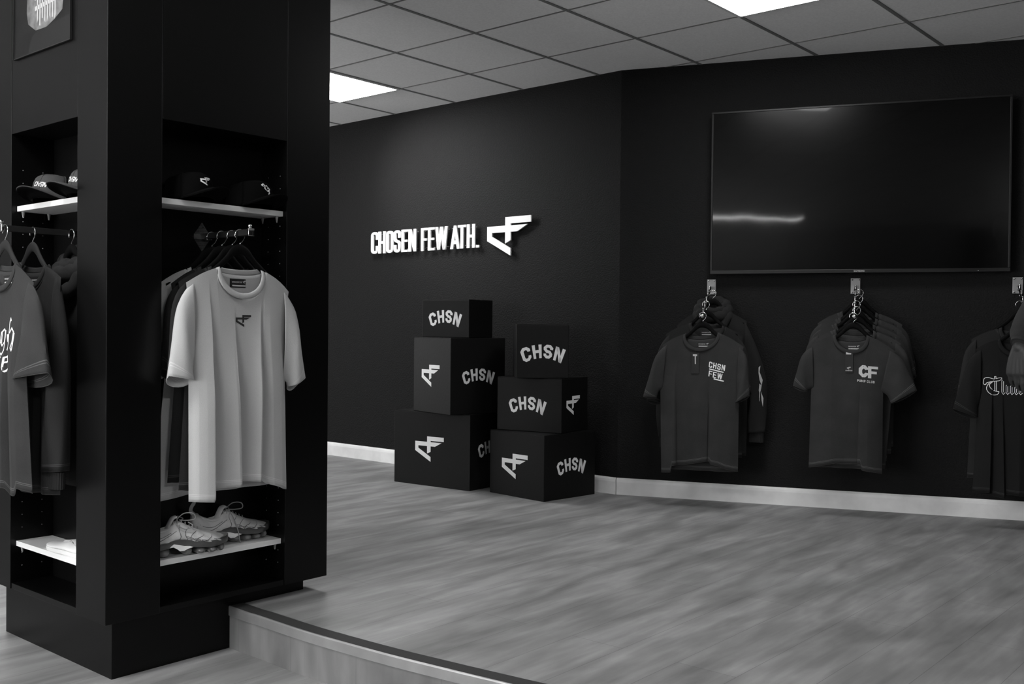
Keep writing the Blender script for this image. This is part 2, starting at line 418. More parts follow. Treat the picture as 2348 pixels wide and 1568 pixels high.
# ceiling grid: dark inset bars 0.6 m apart
GO = Vector((.2491, 4.8819)); GU = Vector((math.cos(.8642), math.sin(.8642))); GV = Vector((-GU.y, GU.x))
M_G = frame(GO.x, GO.y, .8642)               # x = Q direction, y = P direction (x 0.6)
bm = bmesh.new()
for i in range(-14, 13):
    bx(bm, -9.0, i * .6 - .0095, ZC - .003, 5.4, i * .6 + .0095, ZC + .002)
for j in range(-15, 10):
    bx(bm, j * .6 - .0055, -8.4, ZC - .0025, j * .6 + .0055, 7.2, ZC + .002)
g = obj('ceiling_grid', bm, M['ceiling_bar'], mw=M_G); g.name = 'trim_1'; struct(g)
def ceiling_lamp(p, q, label, m='lamp'):
    # occupies tile p..p+1 (y), q..q+1 (x)
    t = thing('ceiling_light_panel', label, 'ceiling light', M_G @ T((q + .5) * .6, (p + .5) * .6, ZC), 'square light panels set in the ceiling grid')
    bm = bmesh.new(); a, b = .298, .283
    for x0, y0, x1, y1 in ((-a, -a, a, -b), (-a, b, a, a), (-a, -b, -b, b), (b, -b, a, b)): bx(bm, x0, y0, -.010, x1, y1, .004)
    obj('light_frame', bm, M['lampframe'], t)
    obj('diffuser', box(-b, -b, -.008, b, b, -.002), M[m], t)
    return t
ceiling_lamp(-2, 0, 'bright square ceiling light cut by the top edge, above the television side', 'lamp_dim')
ceiling_lamp(3, 0, 'bright square ceiling light half hidden behind the black display column')
for p, q in ((-1, -6), (3, -10), (8, -11)):  # unseen lamps; the first is added to light the riser from the front
    ceiling_lamp(p, q, 'unseen square ceiling light over the front of the shop')

sp = thing('ceiling_spotlight', 'small black ceiling spotlight behind the column, washing the sign wall', 'spotlight', M_LW @ T(-5.95, -1.15, ZC))
bm = bmesh.new(); cyl(bm, (0, 0, -.008), .035, .016, n=20); cyl(bm, (0, 0, -.06), .006, .10, n=10); obj('spot_mount', bm, M['blackmetal'], sp, 50)
_d = Vector((1.05, 1.15, -.50)).normalized(); _q = (-_d).to_track_quat('Z', 'Y').to_matrix().to_4x4()
bm = bmesh.new(); cyl(bm, (0, 0, .03), .032, .09, n=24); obj('spot_head', bm, M['blackmetal'], sp, 50, mw=T(0, 0, -.13) @ _q)
ld = bpy.data.lights.new('spot_bulb', 'SPOT'); ld.energy = 55; ld.spot_size = R(58); ld.spot_blend = .95; ld.shadow_soft_size = .02
lo = bpy.data.objects.new('spot_bulb', ld); COL.objects.link(lo); lo.parent = sp; lo.matrix_local = T(0, 0, -.13) @ _q @ T(0, 0, -.02)

ceiling_lamp(-9, -7, 'added square ceiling light over the right front corner of the shop', 'lamp_added')  # unseen lamp added to brighten the pale tee and the right niche shelves
t = thing('linear_ceiling_light', 'long narrow ceiling light over the front of the shop, mirrored in the television', 'ceiling light', M_G @ T(-10.35 * .6, -3.95 * .6, ZC))
obj('light_frame', box(-.045, -.66, -.05, .045, .66, 0, bev=.003), M['lampframe'], t)
obj('diffuser', box(-.035, -.65, -.054, .035, .65, -.050), M['lamp_line'], t)

# raised floor with curved step
EDGE = [(-4.0, 6.55), (-2.6, 5.05), (-1.75, 4.25), (-.983, 3.526), (-.837, 3.397), (-.657, 3.240), (-.496, 3.114), (-.348, 3.005), (-.211, 2.912),
        (-.082, 2.827), (.12, 2.70), (.45, 2.52), (.95, 2.28), (1.6, 2.02), (2.4, 1.77), (3.9, 1.45)]
ES = [p.to_2d() for p in spline([(x, y, 0) for x, y in EDGE], 6)]
poly = ES + [P5 + Vector((.0, .0)), K2, P1]
# clip helper polygon: run outside the walls, walls hide it
poly = ES + [Vector((5.2, 4.4)), P5 + nR_ * .05, K2 + Vector((.03, .08)), P1 + nL_ * .05 - eL * .05]
struct(obj('floor_raised', prism(poly, .002, ZU), M['floor'])).name = 'floor_raised'
def sweep_strip(name, prof, m, path=ES, parent=None):
    """prof = closed list of (outward offset, z); outward = towards the lower floor"""
    bm = bmesh.new(); rings = []
    for i, p in enumerate(path):
        a = path[max(i - 1, 0)]; b = path[min(i + 1, len(path) - 1)]; d = (b - a).normalized(); n = Vector((d.y, -d.x))
        if n.dot(Vector((0, 0)) - p) < 0: n = -n
        rings.append([bm.verts.new((p.x + n.x * o, p.y + n.y * o, z)) for o, z in prof])
    K = len(prof)
    for A, B in zip(rings, rings[1:]):
        for k in range(K): bm.faces.new((A[k], A[(k + 1) % K], B[(k + 1) % K], B[k]))
    bm.faces.new(rings[0]); bm.faces.new(rings[-1][::-1]); bmesh.ops.recalc_face_normals(bm, faces=bm.faces[:])
    return obj(name, bm, m, parent)
vis = ES[10:]
nos = sweep_strip('trim_2', [(-.004, ZU), (.0045, ZU), (.0045, ZU + .0035), (.008, ZU + .0025), (.0095, ZU - .001), (.0095, ZU - .030), (.003, ZU - .032), (.001, ZU - .01)], M['nosing'], vis)
struct(nos)
sweep_strip('rubber_strip', [(-.052, ZU), (-.052, ZU + .002), (-.048, ZU + .003), (.003, ZU + .003), (.003, ZU)], M['rubber'], vis, nos)
sweep_strip('riser_board', [(.001, 0), (.001, ZU - .028), (.005, ZU - .028), (.005, 0)], M['riser'], vis, nos)

# baseboards
def baseboard(name, A, B, m_in):
    L_ = (B - A).length
    bm = bmesh.new(); pr = [(0, 0), (-.016, 0), (-.016, .075), (-.0135, .088), (-.006, .0985), (0, .0985)]
    a = [bm.verts.new((0, y, z)) for y, z in pr]; b = [bm.verts.new((L_, y, z)) for y, z in pr]
    for k in range(6): bm.faces.new((a[k], a[(k + 1) % 6], b[(k + 1) % 6], b[k]))
    bm.faces.new(a); bm.faces.new(b[::-1]); bmesh.ops.recalc_face_normals(bm, faces=bm.faces[:])
    d = B - A
    return struct(obj(name, bm, M['base'], mw=T(A.x, A.y, ZU) @ RZ(math.atan2(d.y, d.x))))
baseboard('baseboard_back', P1 + eL * .1, K2 - eL * .0035, None)
baseboard('baseboard_right', K2 + eR * .0, P5, None)

# added frosted windows, unseen, to lift the ceiling light: one in the entrance wall behind the camera, one in the left wall beyond the column
def add_window(name, c, d, half, m):
    Mw = T(c.x, c.y, 0) @ RZ(math.atan2(d.y, d.x)); bm = bmesh.new()
    for x0, z0, x1, z1 in ((-half - .06, .5, half + .06, .56), (-half - .06, 2.34, half + .06, 2.4), (-half - .06, .56, -half, 2.34), (half, .56, half + .06, 2.34), (-.03, .56, .03, 2.34)):
        bx(bm, x0, -.05, z0, x1, .0, z1)
    win = obj(name, bm, M['blackmetal'], mw=Mw); struct(win)
    obj('added_pane', box(-half, -.02, .56, half, -.01, 2.34), m, win)
d_ = (P2 - P3).normalized(); add_window('added_window_1', P3 + d_ * 4.2, d_, 1.54, M['added_window'])
d_ = (P1 - P2).normalized(); add_window('added_window_2', P2 + d_ * 7.1, d_, 1.2, M['added_window_side'])

# ------------------------------------------------------------------ display column
ZB, ZN, ZT = .1938, .2135, 1.7866       # body bottom, niche floor, niche top
S1, S2, WD, ND = .186, .676, .868, .150
col_t = thing('display_column', 'tall black square display column with open niches on both visible faces', 'display column', M_CR)
def cpart(name, bm, m=M['laminate']): return obj(name, bm, m, col_t)
cpart('core', box(ND, ND, ZB, WD, WD, ZC, bev=.001))
cpart('corner_post', prism([Vector(p) for p in ((0, 0), (S1, 0), (S1, .018), (.018, .018), (.018, S1 + .004), (0, S1 + .004))], ZB, ZC)); _m = col_t.children[-1].modifiers.new('edge', 'BEVEL'); _m.width = .0022; _m.segments = 3
cpart('corner_bottom', box(.019, .019, ZB, ND - .001, ND - .001, ZN)); cpart('corner_top', box(.019, .019, ZT, ND - .001, ND - .001, ZC))
cpart('side_post', box(S2, 0, ZB, WD, ND - .0005, ZC, bev=.0012))
cpart('side_post', box(0, S2 - .009, ZB, ND - .0005, WD, ZC, bev=.0012))
cpart('lintel_panel', box(S1 + .0015, .001, ZT, S2 - .0015, ND - .001, ZC, bev=.001))
cpart('lintel_panel', box(.001, .1905, ZT, ND - .001, S2 - .0105, ZC, bev=.001))
cpart('sill_board', box(S1 + .001, .003, ZB, S2 - .001, ND - .001, ZN, bev=.001))
cpart('sill_board', box(.003, .1905, ZB, ND - .001, S2 - .010, ZN, bev=.001))
cpart('plinth', box(.052, .058, 0, .8046, .822, ZB, bev=.001))
def shelf(name, z, face):
    if face == 'R': b_ = box(.021, .020, z - .0185, S2 - .002, ND - .002, z, bev=.0008)
    else: b_ = box(.0195, ND + .001, z - .0185, ND - .002, S2 - .010, z, bev=.0008)
    return obj('white_shelf', b_, M['white'], col_t)
for zz in (1.537, .360):
    for fc in 'RL':
        s = shelf('white_shelf', zz, fc)
        ps = [(.035, .04), (.035, .125), (S2 - .014, .04), (S2 - .014, .125)] if fc == 'R' else [(.035, .22), (.125, .22), (.035, S2 - .024), (.125, S2 - .024)]
        for (x, y) in ps:
            bm = bmesh.new(); cyl(bm, (x, y, zz - .0185 - .011), .0022, .022, n=10, r2=.0065); obj('shelf_pin', bm, M['clear'], s, 50)
bm = bmesh.new()
for k in range(32):
    z = .27 + k * .045
    if abs(z - 1.537) < .03 or abs(z - .36) < .03: continue
    for t_ in (.040, .110):
        cyl(bm, (S2 - .0006, t_, z), .0018, .0012, 'X', 8)
        cyl(bm, (t_, S2 - .0096, z), .0018, .0012, 'Y', 8)
obj('peg_holes', bm, mat('pale_hole_rim', .25, .5), col_t)
# picture in the upper part of the left face
pic = thing('wall_picture', 'dark glossy picture of a grey printed shirt high on the left column face', 'picture', M_CL @ T(-.43, 0, 2.04))
obj('picture_panel', box(-.202, -.006, 0, .202, 0, .56), M['picture'], pic)
bm = bmesh.new(); bx(bm, -.2055, -.010, -.003, -.202, 0, .563); bx(bm, .202, -.008, -.003, .204, 0, .563); bx(bm, -.202, -.008, -.003, .202, 0, 0)
obj('picture_frame', bm, M['blackmetal'], pic)
shirt = [(-.100, .56), (-.095, .30), (-.106, .14), (-.095, .100), (-.04, .070), (.04, .068), (.10, .085), (.15, .105), (.165, .20), (.195, .15), (.200, .56)]
obj('pictured_shirt', flat_bm([shirt], .05, lambda c: Vector((c.x, -.0066, c.z))), M['pic_shirt'], pic)
blob = []
for k in range(0, 16, 2):
    x = -.03 + .009 * k; blob.append([(x, .092 + .012 * math.sin(k * 2.1)), (x + .007, .092 + .012 * math.cos(k * 1.7)), (x + .012, .33 + .01 * math.sin(k)), (x + .003, .33)])
for k in range(5): blob.append([(-.045, .135 + k * .035), (.125, .145 + k * .035), (.125, .160 + k * .035), (-.045, .150 + k * .035)])
obj('pictured_print', flat_bm(blob, .06, lambda c: Vector((c.x, -.0070, c.z))), M['print_g'], pic)
obj('pictured_trousers', flat_bm([[(-.10, .0), (.2, 0), (.2, .08), (.1, .075), (-.06, .06)]], .06, lambda c: Vector((c.x, -.0066, c.z))), M['label'], pic)

# ------------------------------------------------------------------ garments
def clothes_hanger(mw, label, group, wood=False, flip=False, y=0):
    t = thing('clothes_hanger', label, 'hanger', mw, group)
    s = -1 if flip else 1
    pts = []
    for k in range(15):
        a = R(205 - k * 16.5) ; pts.append((s * .019 * math.cos(a), 0, -.017 + .019 * math.sin(a)))
    pts += [(s * .012, 0, -.034), (s * .003, 0, -.042), (0, 0, -.05)]
    tubeobj('hook', spline(pts, 3), .0019, M['chrome'], t)
    bm = bmesh.new()
    top = [(-.176, -.180), (-.145, -.160), (-.10, -.127), (-.06, -.092), (-.035, -.062), (-.015, -.049), (0, -.046), (.015, -.049), (.035, -.062), (.06, -.092), (.10, -.127), (.145, -.160), (.176, -.180)]
    hh = [.012, .017, .022, .028, .034, .034, .033, .034, .034, .028, .022, .017, .012]
    P = spline([(x, 0, z) for x, z in top], 4); H = spline([(x, h, 0) for (x, z), h in zip(top, hh)], 4)
    rings = []
    for p, h in zip(P, H):
        h = h.y; th = .0055; ring = []
        for k in range(12):
            a = 2 * math.pi * k / 12
            ring.append(bm.verts.new((p.x, th * math.cos(a), p.z - h / 2 + h / 2 * math.sin(a))))
        rings.append(ring)
    for A, B in zip(rings, rings[1:]):
        for k in range(12): bm.faces.new((A[k], B[k], B[(k + 1) % 12], A[(k + 1) % 12]))
    bm.faces.new(rings[0]); bm.faces.new(rings[-1][::-1]); bmesh.ops.recalc_face_normals(bm, faces=bm.faces[:])
    obj('hanger_arms', bm, M['hangerwood' if wood else 'hanger'], t, 60)
    return t

BASE = dict(nL=(-.097, -.128), nR=(.097, -.128), nb=(.0, -.222), bz=-.150, sL=(-.203, -.184), sR=(.203, -.186), aL=(-.188, -.43), aR=(.186, -.44),
            hem=[(-.200, -.865), (.196, -.865)], bhem=-.872, Lo=(-.292, -.450), Li=(-.212, -.478), Ro=(.292, -.450), Ri=(.212, -.480),
            folds=[(0, 0), (.15, .008), (.3, -.004), (.45, .010), (.62, -.006), (.8, .010), (1, 0)], th=.010, tb=.018, ramp=(.12, .75), nu=60, nv=44, ysL=0, ysR=0, back=.006)
def torso(sp, front_only=False):
    nu, nv = sp['nu'], sp['nv']
    nL, nR, nb = Vector(sp['nL']), Vector(sp['nR']), sp['nb']; sL, sR = Vector(sp['sL']), Vector(sp['sR'])
    hem = sp['hem']; hx0, hx1 = hem[0][0], hem[-1][0]
    def top(u, back):
        if u < .27:
            k = u / .27; p = sL.lerp(nL, k); p.y += .006 * math.sin(math.pi * k); return p
        if u > .73:
            k = (1 - u) / .27; p = sR.lerp(nR, k); p.y += .006 * math.sin(math.pi * k); return p
        k = (u - .27) / .46; a = math.pi * (1 - k); mid = (nL + nR) / 2; half = (nR.x - nL.x) / 2
        zb = sp['bz'] if back else nb[1]
        return Vector((mid.x + half * math.cos(a) + (nb[0] - mid.x) * math.sin(a), lerp(nL.y, nR.y, k) + (zb - mid.y) * math.sin(a) ** (1.0 if back else .85)))
    def bot(u, back):
        x = lerp(hx0, hx1, u)
        if back: return Vector((x, lerp(hem[0][1], sp['bhem'], sstep(u, 0, .12)) if u < .5 else lerp(hem[-1][1], sp['bhem'], sstep(1 - u, 0, .12))))
        return Vector((x, interp(hem, x)))
    def side(w, L_):
        s, a, h = (sL, Vector(sp['aL']), Vector(hem[0])) if L_ else (sR, Vector(sp['aR']), Vector(hem[-1]))
        wa = (s.y - a.y) / (s.y - h.y)
        if w < wa: k = w / wa; p = s.lerp(a, k); p.x -= (1 if L_ else -1) * -.010 * math.sin(math.pi * k); return p
        k = (w - wa) / (1 - wa); return a.lerp(h, k)
    def P(u, w, back):
        p = top(u, back) * (1 - w) + bot(u, back) * w + side(w, True) * (1 - u) + side(w, False) * u
        return p - (top(0, back) * (1 - u) * (1 - w) + top(1, back) * u * (1 - w) + bot(0, back) * (1 - u) * w + bot(1, back) * u * w)
    def Y(u, w, back):
        e = 1 - abs(2 * u - 1) ** 5
        r = sstep(w, *sp['ramp'])
        if back: return e * (sp['th'] + sp['tb'] * sstep(w, 0, .6)) + e * r * sp['back'] * math.sin(u * 22 + 1)
        return -e * (sp['th'] + sp['tb'] * sstep(w, 0, .6)) - min(1, e * 3) * r * interp(sp['folds'], u)
    bm = bmesh.new(); uvl = bm.loops.layers.uv.new('UVMap'); G = {}; dist = {}
    us = [i / nu for i in range(nu + 1)]
    # add columns at sharp folds
    for u, _ in sp['folds']:
        if 0 < u < 1 and min(abs(u - x) for x in us) > 1e-4: us.append(u)
    us.sort(); NU = len(us) - 1
    for back in (False, True):
        for i, u in enumerate(us):
            zb = bot(u, back).y
            for j in range(nv + 1):
                w = j / nv; p = P(u, w, back)
                if back and (i in (0, NU) or (j == 0 and (u <= .2701 or u >= .7299))):
                    G[(1, i, j)] = G[(0, i, j)]; continue
                v = bm.verts.new((p.x, Y(u, w, back), p.y)); G[(int(back), i, j)] = v; dist[v] = p.y - zb
    for back in (0, 1):
        for i in range(NU):
            for j in range(nv):
                q = [G[(back, i, j)], G[(back, i, j + 1)], G[(back, i + 1, j + 1)], G[(back, i + 1, j)]]
                if back: q = q[::-1]
                q2 = []
                for v in q:
                    if v not in q2: q2.append(v)
                if len(q2) < 3: continue
                try: f = bm.faces.new(q2)
                except ValueError: continue
                for l in f.loops: l[uvl].uv = (0, max(dist[l.vert], 0))
    return bm, top
def sleeve(bm, sx, path, ry=(.016, .030), n=20, back_drop=.022, cuff=None):
    """path: list of (outer/top point, inner/bottom point) from armhole to cuff"""
    uvl = bm.loops.layers.uv.active; A = spline([(p[0][0], 0, p[0][1]) for p in path], 5); B = spline([(p[1][0], 0, p[1][1]) for p in path], 5)
    K = len(A); rings = []; ds = []
    end = (A[-1] + B[-1]) / 2
    for j, (a, b) in enumerate(zip(A, B)):
        t = j / (K - 1); c = (a + b) / 2; h = (a - b) / 2; r = lerp(ry[0], ry[1], sstep(t, 0, .5)); ring = []
        ax = (end - (A[0] + B[0]) / 2).normalized()
        for k in range(n):
            th = 2 * math.pi * k / n; s = math.sin(th)
            wr = .004 * math.sin(3 * th + 5 * t) * t
            ring.append(bm.verts.new(c + h * math.cos(th) + Vector((0, s * r + wr, 0)) + ax * (back_drop * max(0, s) * t)))
        rings.append(ring); ds.append((end - c).length)
    for j in range(K - 1):
        for k in range(n):
            f = bm.faces.new((rings[j][k], rings[j][(k + 1) % n], rings[j + 1][(k + 1) % n], rings[j + 1][k]))
            d = (ds[j], ds[j], ds[j + 1], ds[j + 1])
            for l, dd in zip(f.loops, d): l[uvl].uv = (0, dd)
    return rings
def collar(sp, top, w=.019):
    bm = bmesh.new(); n = 30
    for back in (0, 1):
        rows = []
        for i in range(n + 1):
            k = i / n; u = .27 + .46 * k; p = top(u, bool(back)); a = math.pi * k; mid = (sp['nL'][0] + sp['nR'][0]) / 2
            half = (sp['nR'][0] - sp['nL'][0]) / 2
            q = Vector((mid + (p.x - mid) * (1 - w * .75 / half), p.y + w * math.sin(a) ** .6 + .006 * (1 - math.sin(a))))
            e = math.sin(a) ** .4
            yo = (-1 if not back else 1) * (.004 + (sp['th'] + .003) * e); row = []
            for s in range(5):
                t = s / 4; r = p.lerp(q, t); row.append(bm.verts.new((r.x, yo * (1 - .06 * t) - (0 if back else .0025) * math.sin(math.pi * t) + (.002 if back else 0), r.y)))
            rows.append(row)
        for A, B in zip(rows, rows[1:]):
            for s in range(4):
                q = (A[s], B[s], B[s + 1], A[s + 1]); bm.faces.new(q if back else q[::-1])
    uvl = bm.loops.layers.uv.new('UVMap')
    for f in bm.faces:
        for l in f.loops: l[uvl].uv = (0, .5)
    return bm
def solid(o, t=.0016):
    m = o.modifiers.new('thickness', 'SOLIDIFY'); m.thickness = t; m.offset = 0
def garment(kind, label, cat, mw, group, m, sp=None, hanger=True, wood=False, long=None, tag=None, neck=True, prints=(), hl=None, hg=None, flip=False, hood=False):
    S = dict(BASE); S.update(sp or {})
    # the hanger is its own thing; the garment hangs on it
    if hanger: clothes_hanger(mw, hl, hg, wood, flip)
    t = thing(kind, label, cat, mw, group)
    bm, top = torso(S)
    bvh = BVHTree.FromBMesh(bm)
    body = obj('shirt_body', bm, m, t, 75); solid(body)
    for sgn, sh, ar, lo, li in ((-1, S['sL'], S['aL'], S['Lo'], S['Li']), (1, S['sR'], S['aR'], S['Ro'], S['Ri'])):
        bm = bmesh.new(); bm.loops.layers.uv.new('UVMap')
        if long and (long.get('L' if sgn < 0 else 'R')):
            path = long['L' if sgn < 0 else 'R']
            sleeve(bm, sgn, path, ry=(.018, .034), n=24, back_drop=0)
        else:
            s0 = ((sh[0] - sgn * .024, sh[1] + .007), (ar[0] - sgn * .012, ar[1]))
            s1 = ((lerp(sh[0], lo[0], .30) + sgn * .007, lerp(sh[1], lo[1], .22)), (lerp(ar[0], li[0], .5), lerp(ar[1], li[1], .35)))
            s2 = ((lerp(sh[0], lo[0], .68) + sgn * .006, lerp(sh[1], lo[1], .66)), (lerp(ar[0], li[0], .8), lerp(ar[1], li[1], .72)))
            sleeve(bm, sgn, [s0, s1, s2, (lo, li)], ry=S.get('ry', (.016, .030)), back_drop=S.get('drop', .022))
        o = obj('sleeve', bm, m, t, 75); solid(o)
        if long and long.get('L' if sgn < 0 else 'R'):
            a, b = path[-1]; cx, cz = (a[0] + b[0]) / 2, (a[1] + b[1]) / 2; hw = abs(a[0] - b[0]) / 2 * .86
            a0, b0 = path[-2]; dx = cx - (a0[0] + b0[0]) / 2; dz = cz - (a0[1] + b0[1]) / 2; l = math.hypot(dx, dz); dx /= l; dz /= l
            bm = bmesh.new(); rr = []
            for j in range(5):
                q = j / 4 * .055; rr.append([bm.verts.new((cx + dx * q + hw * math.cos(2 * math.pi * k / 48) * (1 if k % 2 else .965), (.024 if k % 2 else .0225) * math.sin(2 * math.pi * k / 48), cz + dz * q)) for k in range(48)])
            for A, B in zip(rr, rr[1:]):
                for k in range(48): bm.faces.new((A[k], A[(k + 1) % 48], B[(k + 1) % 48], B[k]))
            bm.loops.layers.uv.new('UVMap'); uvl = bm.loops.layers.uv.active
            for f in bm.faces:
                for l_ in f.loops: l_[uvl].uv = (0, .5)
            o = obj('cuff', bm, m, t); solid(o)
    if not hood:
        o = obj('collar', collar(S, top), m, t, 75); solid(o, .0022)
    else:
        bm = bmesh.new()
        for r0, rad, dz, dy in ((.078, .030, -.118, .012), (.088, .024, -.150, -.004), (.070, .022, -.085, .028)):
            pts = [((r0 + .008 * math.sin(5 * a)) * math.cos(a), dy + .034 * math.sin(a), dz + .035 * math.sin(a) - (.03 if r0 > .08 else 0) * max(0, -math.sin(a))) for a in [2 * math.pi * k / 36 for k in range(36)]]
            tube(bm, pts, [rad * (1 + .12 * math.sin(k * 1.3)) for k in range(36)], 12, closed=True)
        bm.loops.layers.uv.new('UVMap'); uvl = bm.loops.layers.uv.active
        for f in bm.faces:
            for l_ in f.loops: l_[uvl].uv = (0, .5)
        obj('hood', bm, m, t, 80)
    if neck:
        nlz = S['bz'] - .012; yb = S['th'] + .001
        lb = obj('neck_label', box(-.031, yb - .0022, nlz - .030, .031, yb - .001, nlz), M['label'], t)
        qs = [[(-.022, nlz - .0255), (.030, nlz - .0255), (.030, nlz - .0205), (-.022, nlz - .0205)]]
        tx, _ = text('CHOSENFEW', .0052, .6, .2, .2)
        qs += [[(x - .004, z + nlz - .011) for x, z in q] for q in tx]; qs += af(.009, .026, nlz - .010)
        obj('label_print', flat_bm(qs, .05, lambda c: Vector((c.x, yb - .0027, c.z))), M['print_g'], lb)
    def surf(x, z, off=.0012):
        hit = bvh.ray_cast(Vector((x, -.5, z)), Vector((0, 1, 0)))
        return Vector((x, (hit[0].y if hit[0] else -S['th']) - off, z))
    for nm, polys, mm, ml in prints:
        if callable(polys): polys = polys(surf)
        o = obj(nm, flat_bm(polys, ml, lambda c: surf(c.x, c.z, .0016)), mm, t)
    if tag:
        cx, cz, w_, h_, style = tag
        y = min(surf(cx + a_ * w_ / 2, cz + b_ * h_ / 2)[1] for a_ in (-1, 0, 1) for b_ in (-1, 0, 1)) - .004
        tg = obj('swing_tag', box(cx - w_ / 2, y - .0008, cz - h_ / 2, cx + w_ / 2, y, cz + h_ / 2), M['label'], t)
        if style == 'T':
            qs = [[(cx - .013, cz + h_ / 2 - .018), (cx + .010, cz + h_ / 2 - .018), (cx + .010, cz + h_ / 2 - .008), (cx - .013, cz + h_ / 2 - .008)], [(cx - .002, cz - .005), (cx + .004, cz - .005), (cx + .003, cz + h_ / 2 - .018), (cx - .003, cz + h_ / 2 - .018)]]
        else:
            qs = [[(cx - .015, cz + h_ / 2 - .018), (cx + .010, cz + h_ / 2 - .018), (cx + .010, cz + h_ / 2 - .006), (cx - .015, cz + h_ / 2 - .006)]] + af(.013, cx, cz - h_ / 2 + .022)
            tx, _ = text('CHSNFEW', .006, .6, .2, .2); qs += [[(x + cx, z + cz - h_ / 2 + .010) for x, z in q] for q in tx]
        obj('tag_print', flat_bm(qs, .05, lambda c: Vector((c.x, y - .0014, c.z))), M['print_g'], tg)
        tubeobj('tag_string', [(cx, y, cz + h_ / 2 - .004), (cx + .004, y - .001, cz + h_ / 2 + .02), (cx + .01, y + .004, S['nb'][1] + .012)], .0006, M['label'], tg, n=5)
    return t

# ------------------------------------------------------------------ prints
def sk(paths, wd, cx=0, cz=0, k=1, sh=0):
    out = []
    for p in paths: out += ribbon([(cx + (x + sh * z) * k, cz + z * k) for x, z in p], wd)
    return out
def outline(poly, wd, cx, cz, k): return ribbon([(cx + x * k, cz + z * k) for x, z in poly], wd, closed=True)
# blackletter outline word on the chest (unit = letter height)
def blackletter_T(cx, cz, k, wd):
    o = []
    P = [spline([(-.12, .52, 0), (-.18, .60, 0), (-.14, .86, 0), (.05, .93, 0), (.32, .86, 0), (.40, .88, 0), (.38, .98, 0), (.46, .99, 0), (.46, .88, 0), (.60, .92, 0), (.76, .92, 0), (.66, .78, 0), (.46, .74, 0), (.20, .70, 0), (-.02, .62, 0), (-.05, .54, 0), (-.12, .52, 0)], 4),
         spline([(.36, .75, 0), (.12, .62, 0), (-.02, .35, 0), (.06, .12, 0), (.28, -.04, 0), (.52, -.02, 0), (.62, .14, 0), (.50, .16, 0), (.34, .20, 0)], 5),
         spline([(.30, .70, 0), (.14, .55, 0), (.16, .38, 0), (.28, .26, 0)], 4), [Vector((.40, .74, 0)), Vector((.40, .18, 0))], [Vector((.48, .74, 0)), Vector((.48, .17, 0))]]
    for p in P: o += ribbon([(cx + v.x * k, cz + v.y * k) for v in p], wd)
    x = .76
    for hgt, nx in ((.78, .12), (.5, .10), (.46, .14), (.4, .12), (.5, .12), (.44, .14), (.6, .12), (.45, .12)):
        for p in ([(x, .12), (x, hgt), (x + .04, hgt + .03)], [(x, .12), (x + .08, 0), (x + .18, .1)], [(x + .09, .12), (x + .09, hgt - .04)]):
            o += ribbon([(cx + a * k, cz + b * k) for a, b in p], wd)
        x += .22
    return o
def gothic_word(cx, cz, k, wd, word):
    """thick broken-pen strokes; each letter a list of slanted strokes"""
    L_ = {'h': [[(.08, -.12), (.14, .15), (.16, .9), (.24, 1.1), (.30, 1.02)], [(.20, .55), (.38, .74), (.56, .58)], [(.54, .6), (.50, .2), (.38, -.02), (.52, -.14)], [(.60, .56), (.56, .1), (.52, -.1)], [(.1, .2), (.06, .5)]],
          'g': [[(.40, .70), (.12, .55), (.10, .2), (.32, .05), (.52, .2), (.50, .6), (.40, .70)], [(.54, .66), (.56, -.1), (.36, -.3), (.10, -.2)], [(.2, .6), (.24, .15)]],
          't': [[(.22, .95), (.20, .2), (.34, .04), (.48, .16)], [(.04, .62), (.46, .66)], [(.30, .9), (.28, .2)]],
          'u': [[(.08, .68), (.12, .2), (.28, .04), (.46, .2)], [(.46, .68), (.48, .15), (.6, .04)], [(.16, .66), (.2, .2)]],
          'c': [[(.50, .6), (.34, .72), (.10, .5), (.12, .18), (.32, .03), (.52, .14)], [(.2, .6), (.22, .2)]],
          's': [[(.48, .62), (.30, .72), (.12, .56), (.42, .30), (.44, .12), (.26, .02), (.06, .14)], [(.2, .6), (.4, .4)]],
          'f': [[(.46, .98), (.28, 1.0), (.20, .8), (.20, .1), (.1, -.06)], [(.04, .62), (.42, .66)], [(.28, .9), (.28, .1)]],
          'e': [[(.12, .38), (.46, .46), (.40, .68), (.14, .6), (.10, .2), (.30, .03), (.50, .16)], [(.2, .6), (.2, .2)]],
          'n': [[(.10, .02), (.12, .66)], [(.12, .5), (.34, .72), (.48, .56), (.48, .1), (.56, .02)], [(.19, .1), (.2, .6)]]}
    out = []; x = 0; pitch = .66
    for ch in word:
        for p in L_[ch]: out += ribbon([(cx + (x + a + .06 * b) * k, cz + b * k) for a, b in p], wd)
        x += pitch
    return out

HG_R = 'hangers on the arm in the right column niche'; G_R = 'shirts hanging in the right column niche'
